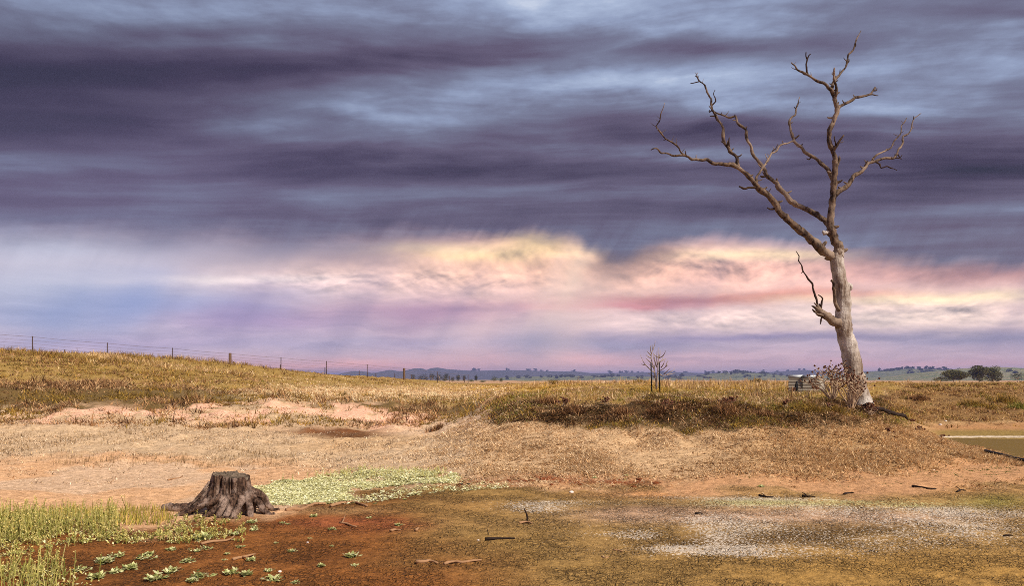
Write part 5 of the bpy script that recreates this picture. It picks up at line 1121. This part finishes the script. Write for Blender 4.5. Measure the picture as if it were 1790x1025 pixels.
def build_weeds():
    g = np.random.default_rng(202)
    # pale green cover behind the stump
    A = [(438, 862), (450, 850), (490, 842), (560, 833), (640, 826), (720, 823), (775, 827), (800, 834), (760, 844), (700, 853), (650, 864), (600, 874), (560, 884), (500, 890), (455, 884)]
    X, Y, r = sample(52000, 425, 860, 9.8, 15, lambda r, X, Y: inside(r['px']+r['n2']*90, r['py']+r['n1']*22+r['n2']*14, A)*np.clip(.3+2.6*(fbm(X*2.6, Y*2.6, 3, 97)-.34), 0, 1), g)
    P = [leaves(X, Y, ground_z(X, Y), 5, .025, .042, PALE, g)]
    X, Y, r = sample(2600, 520, 900, 10.5, 14, lambda r, X, Y: inside(r['px'], r['py']-4, [(560, 880), (700, 848), (800, 836), (900, 840), (880, 850), (760, 858), (640, 876)])*.5, g)
    P.append(leaves(X, Y, ground_z(X, Y), 7, .03, .04, PALE, g))
    X, Y, r = sample(1500, 430, 780, 11, 15, lambda r, X, Y: inside(r['px'], r['py'], A)*sstep(-r['py'], -846, -830), g)
    P += stalks(X, Y, .05+.07*g.random(len(X)), g, PALE+[(196, 186, 110)], [(206, 190, 110)])
    stuff('ground_cover', 'pale green ground cover spreading right of the stump', 'ground cover', P, M_LEAF)
    # upright weeds at the lower left and in front of the stump
    Bp = [(-120, 905), (60, 898), (150, 900), (250, 905), (300, 900), (330, 905), (420, 908), (410, 925), (360, 940), (300, 952), (240, 955), (180, 968), (140, 1000), (110, 1060), (-120, 1060)]
    def kw(r, X, Y): return inside(r['px']+r['n2']*70+g.normal(size=len(X))*34, r['py']+r['n1']*24+g.normal(size=len(X))*5, Bp)*np.clip(3.6*(fbm(X*1.9, Y*1.9, 3, 298)-.43), 0, 1)*(1-.6*sstep(r['py'], 950, 985))*(1-.5*sstep(r['px'], 280, 330))
    X, Y, r = sample(4800, -120, 440, 6.0, 10.2, kw, g)
    h = .07+.16*sstep(fbm(X*.9, Y*.9, 2, 99), .35, .65)*(1-.45*sstep(r['px'], 250, 420))
    WG = [(206, 194, 118), (182, 176, 98), (222, 208, 140), (146, 148, 76)]
    P = stalks(X, Y, h*(.6+.6*g.random(len(X))), g, WG, [(224, 200, 116), (208, 180, 100), (230, 210, 136)])
    X, Y, r = sample(4500, -120, 440, 6.0, 10.2, kw, g)
    P.append(leaves(X, Y, ground_z(X, Y), 7, .035, .035, PALE[:2]+WG, g, 1.))
    X, Y, r = sample(1600, -120, 300, 8.6, 10.6, lambda r, X, Y: inside(r['px']+r['n2']*40, r['py']+r['n1']*14, [(-120, 893), (0, 893), (150, 890), (280, 892), (300, 915), (150, 930), (-120, 940)])*.8, g)
    P.append(blades(X, Y, 4, .03, .12+.08*g.random(len(X)), .008, .4, pick(g, len(X), [(196, 170, 92), (168, 150, 74), (138, 138, 60)]), g))
    stuff('tall_weeds', 'tall green weeds with yellow tips at the lower left corner', 'weeds', P, M_LEAF)
    # single rosettes scattered over the red soil
    protos = []
    for k in range(5):
        n = 26+6*k; V, L, K, C = leaves(np.zeros(1), np.zeros(1), np.zeros(1), n*2, .020, .030+.005*k, [(206, 204, 146), (178, 182, 118), (220, 216, 166), (156, 160, 98)], g, .7)
        protos.append(mesh_np('rosette', V, L, K, C)); protos[-1].materials.append(M_LEAF)
    spots = [(455, 916, 1.1), (487, 912, .8), (458, 924, .9), (436, 920, .7), (362, 946, 1.3), (380, 960, 1.2), (421, 961, 1.2), (345, 964, .9), (395, 970, .7), (440, 982, .8), (386, 983, .7), (352, 1010, 1.5), (336, 1014, 1.), (396, 1008, .8), (432, 1008, .7), (485, 1018, 1.4), (515, 1020, 1.), (460, 1003, .6), (512, 964, .9), (550, 907, .7), (553, 941, .6), (578, 920, .8), (520, 915, .6), (610, 974, .9), (565, 994, .7), (625, 990, .6), (330, 985, 1.), (300, 1000, 1.3), (266, 1015, 1.4), (230, 995, 1.4), (262, 980, 1.5), (205, 1005, 1.3), (180, 985, 1.5), (285, 965, 1.2), (250, 970, 1.), (215, 975, 1.1), (310, 950, 1.), (335, 945, .8), (480, 950, .5), (700, 915, .5), (715, 918, .5), (660, 880, .5), (700, 870, .5), (640, 905, .6), (165, 1015, 1.6), (142, 1000, 1.5), (575, 955, .4), (405, 940, .8), (1330, 851, .8), (1097, 835, .9), (1188, 832, 1.), (1040, 838, .7)]
    for k, (px, py, s) in enumerate(spots):
        px += g.normal()*7; py += g.normal()*2.5; s = s*(.75+.75*g.random()); b0 = at(px, py); o = bpy.data.objects.new('rosette_plant', protos[k % 5]); col.objects.link(o); o.location = b0; o.rotation_euler.z = g.random()*6.28; s = s*.85; o.scale = (s, s, s)
        tag(o, 'small green plant alone on the orange shore below the mound' if px > 1000 else 'small pale green rosette plant along the bottom edge of the red soil' if py > 996 else 'pale green rosette plant among the sticks between the tall weeds and the red soil' if px < 430 else 'small pale rosette plant on the red soil just below the stump' if py < 928 and px < 600 else 'tiny pale rosette plant on the brown mud right of the red soil' if px > 600 else 'small pale rosette plant alone on the middle of the red soil', 'plant', 'rosette plants on the dry bed')
    # tussocks and shrubby clumps that stand out along the mound lip
    tus = [(960, 718, 20.2, .42, BROWN, 'dark brown tussock at the left end of the mound lip'), (1000, 722, 18.9, .36, BROWN, 'brown tussock hanging over the lip left of centre'), (1085, 728, 18.4, .34, BROWN, 'ragged brown tussock on the bank below the sapling'), (1150, 722, 18.2, .36, BROWN, 'brown tussock directly below the sapling'), (1272, 722, 18., .46, BROWN, 'largest dark tussock on the bank right of the sapling'), (1335, 724, 18., .34, BROWN, 'brown tussock between the dark one and the iron shelter'), (1420, 722, 18.3, .38, OLIV, 'olive tussock on the bank below the iron shelter'), (1462, 718, 18.6, .34, OLIV, 'olive tussock on the bank below the dry bush'), (1700, 712, 33, .6, OLIV, 'big olive tussock on the far bank beyond the pool'), (1755, 705, 34, .65, OLIV, 'dark olive tussock high on the far bank at right'), (1785, 716, 32, .6, GREEN, 'green tussock at the right edge of the far bank'), (1605, 700, 35, .5, BROWN, 'brown tussock on the far bank right of the dead tree'), (1120, 664, 46, .55, OLIV, 'rounded olive bush on the skyline left of the sapling'), (968, 665, 48, .5, OLIV, 'small olive bush on the skyline above the mound end'), (1325, 666, 46, .55, OLIV, 'rounded olive bush on the skyline left of the iron shelter'), (762, 742, 22.5, .3, BROWN, 'small brown tussock in the mouth of the gully')]
    for k, (px, py, Y0, hh, cols, lb) in enumerate(tus):
        X0 = (px-CX)/F*Y0; z0 = gz(X0, Y0); n = 90
        V, L, K, C = blades(np.full(n, X0)+g.normal(size=n)*hh*.35, np.full(n, Y0)+g.normal(size=n)*hh*.3, 5, .03, np.full(n, hh)*(.5+.5*g.random(n)), .012*max(1, Y0/20), .9, pick(g, n, cols), g)
        V = V-np.array((X0, Y0, z0)); o = link('tussock', mesh_np('tussock', V, L, K, C), M_GRASS); o.location = (X0, Y0, z0); tag(o, lb, 'tussock', 'tussocks on the banks')
build_weeds()

# ------------------------------------------------------------------ the hazy air
def build_haze():
    V, f = box((-15500, -140, -60), (15500, 14500, 62)); me = bpy.data.meshes.new('haze'); me.from_pydata(V.tolist(), [], f); me.update()
    m, b = mat('haze_air'); v = b.n('ShaderNodeVolumePrincipled'); v.inputs['Color'].default_value = (.37, .41, .80, 1); v.inputs['Density'].default_value = HAZE
    o = b.n('ShaderNodeOutputMaterial'); b.nt.links.new(v.outputs[0], o.inputs['Volume'])
    tag(link('haze', me, m), 'thin bluish haze over the far plain and hills', 'haze', None, 'stuff')
HAZE = 1.7e-4
build_haze()
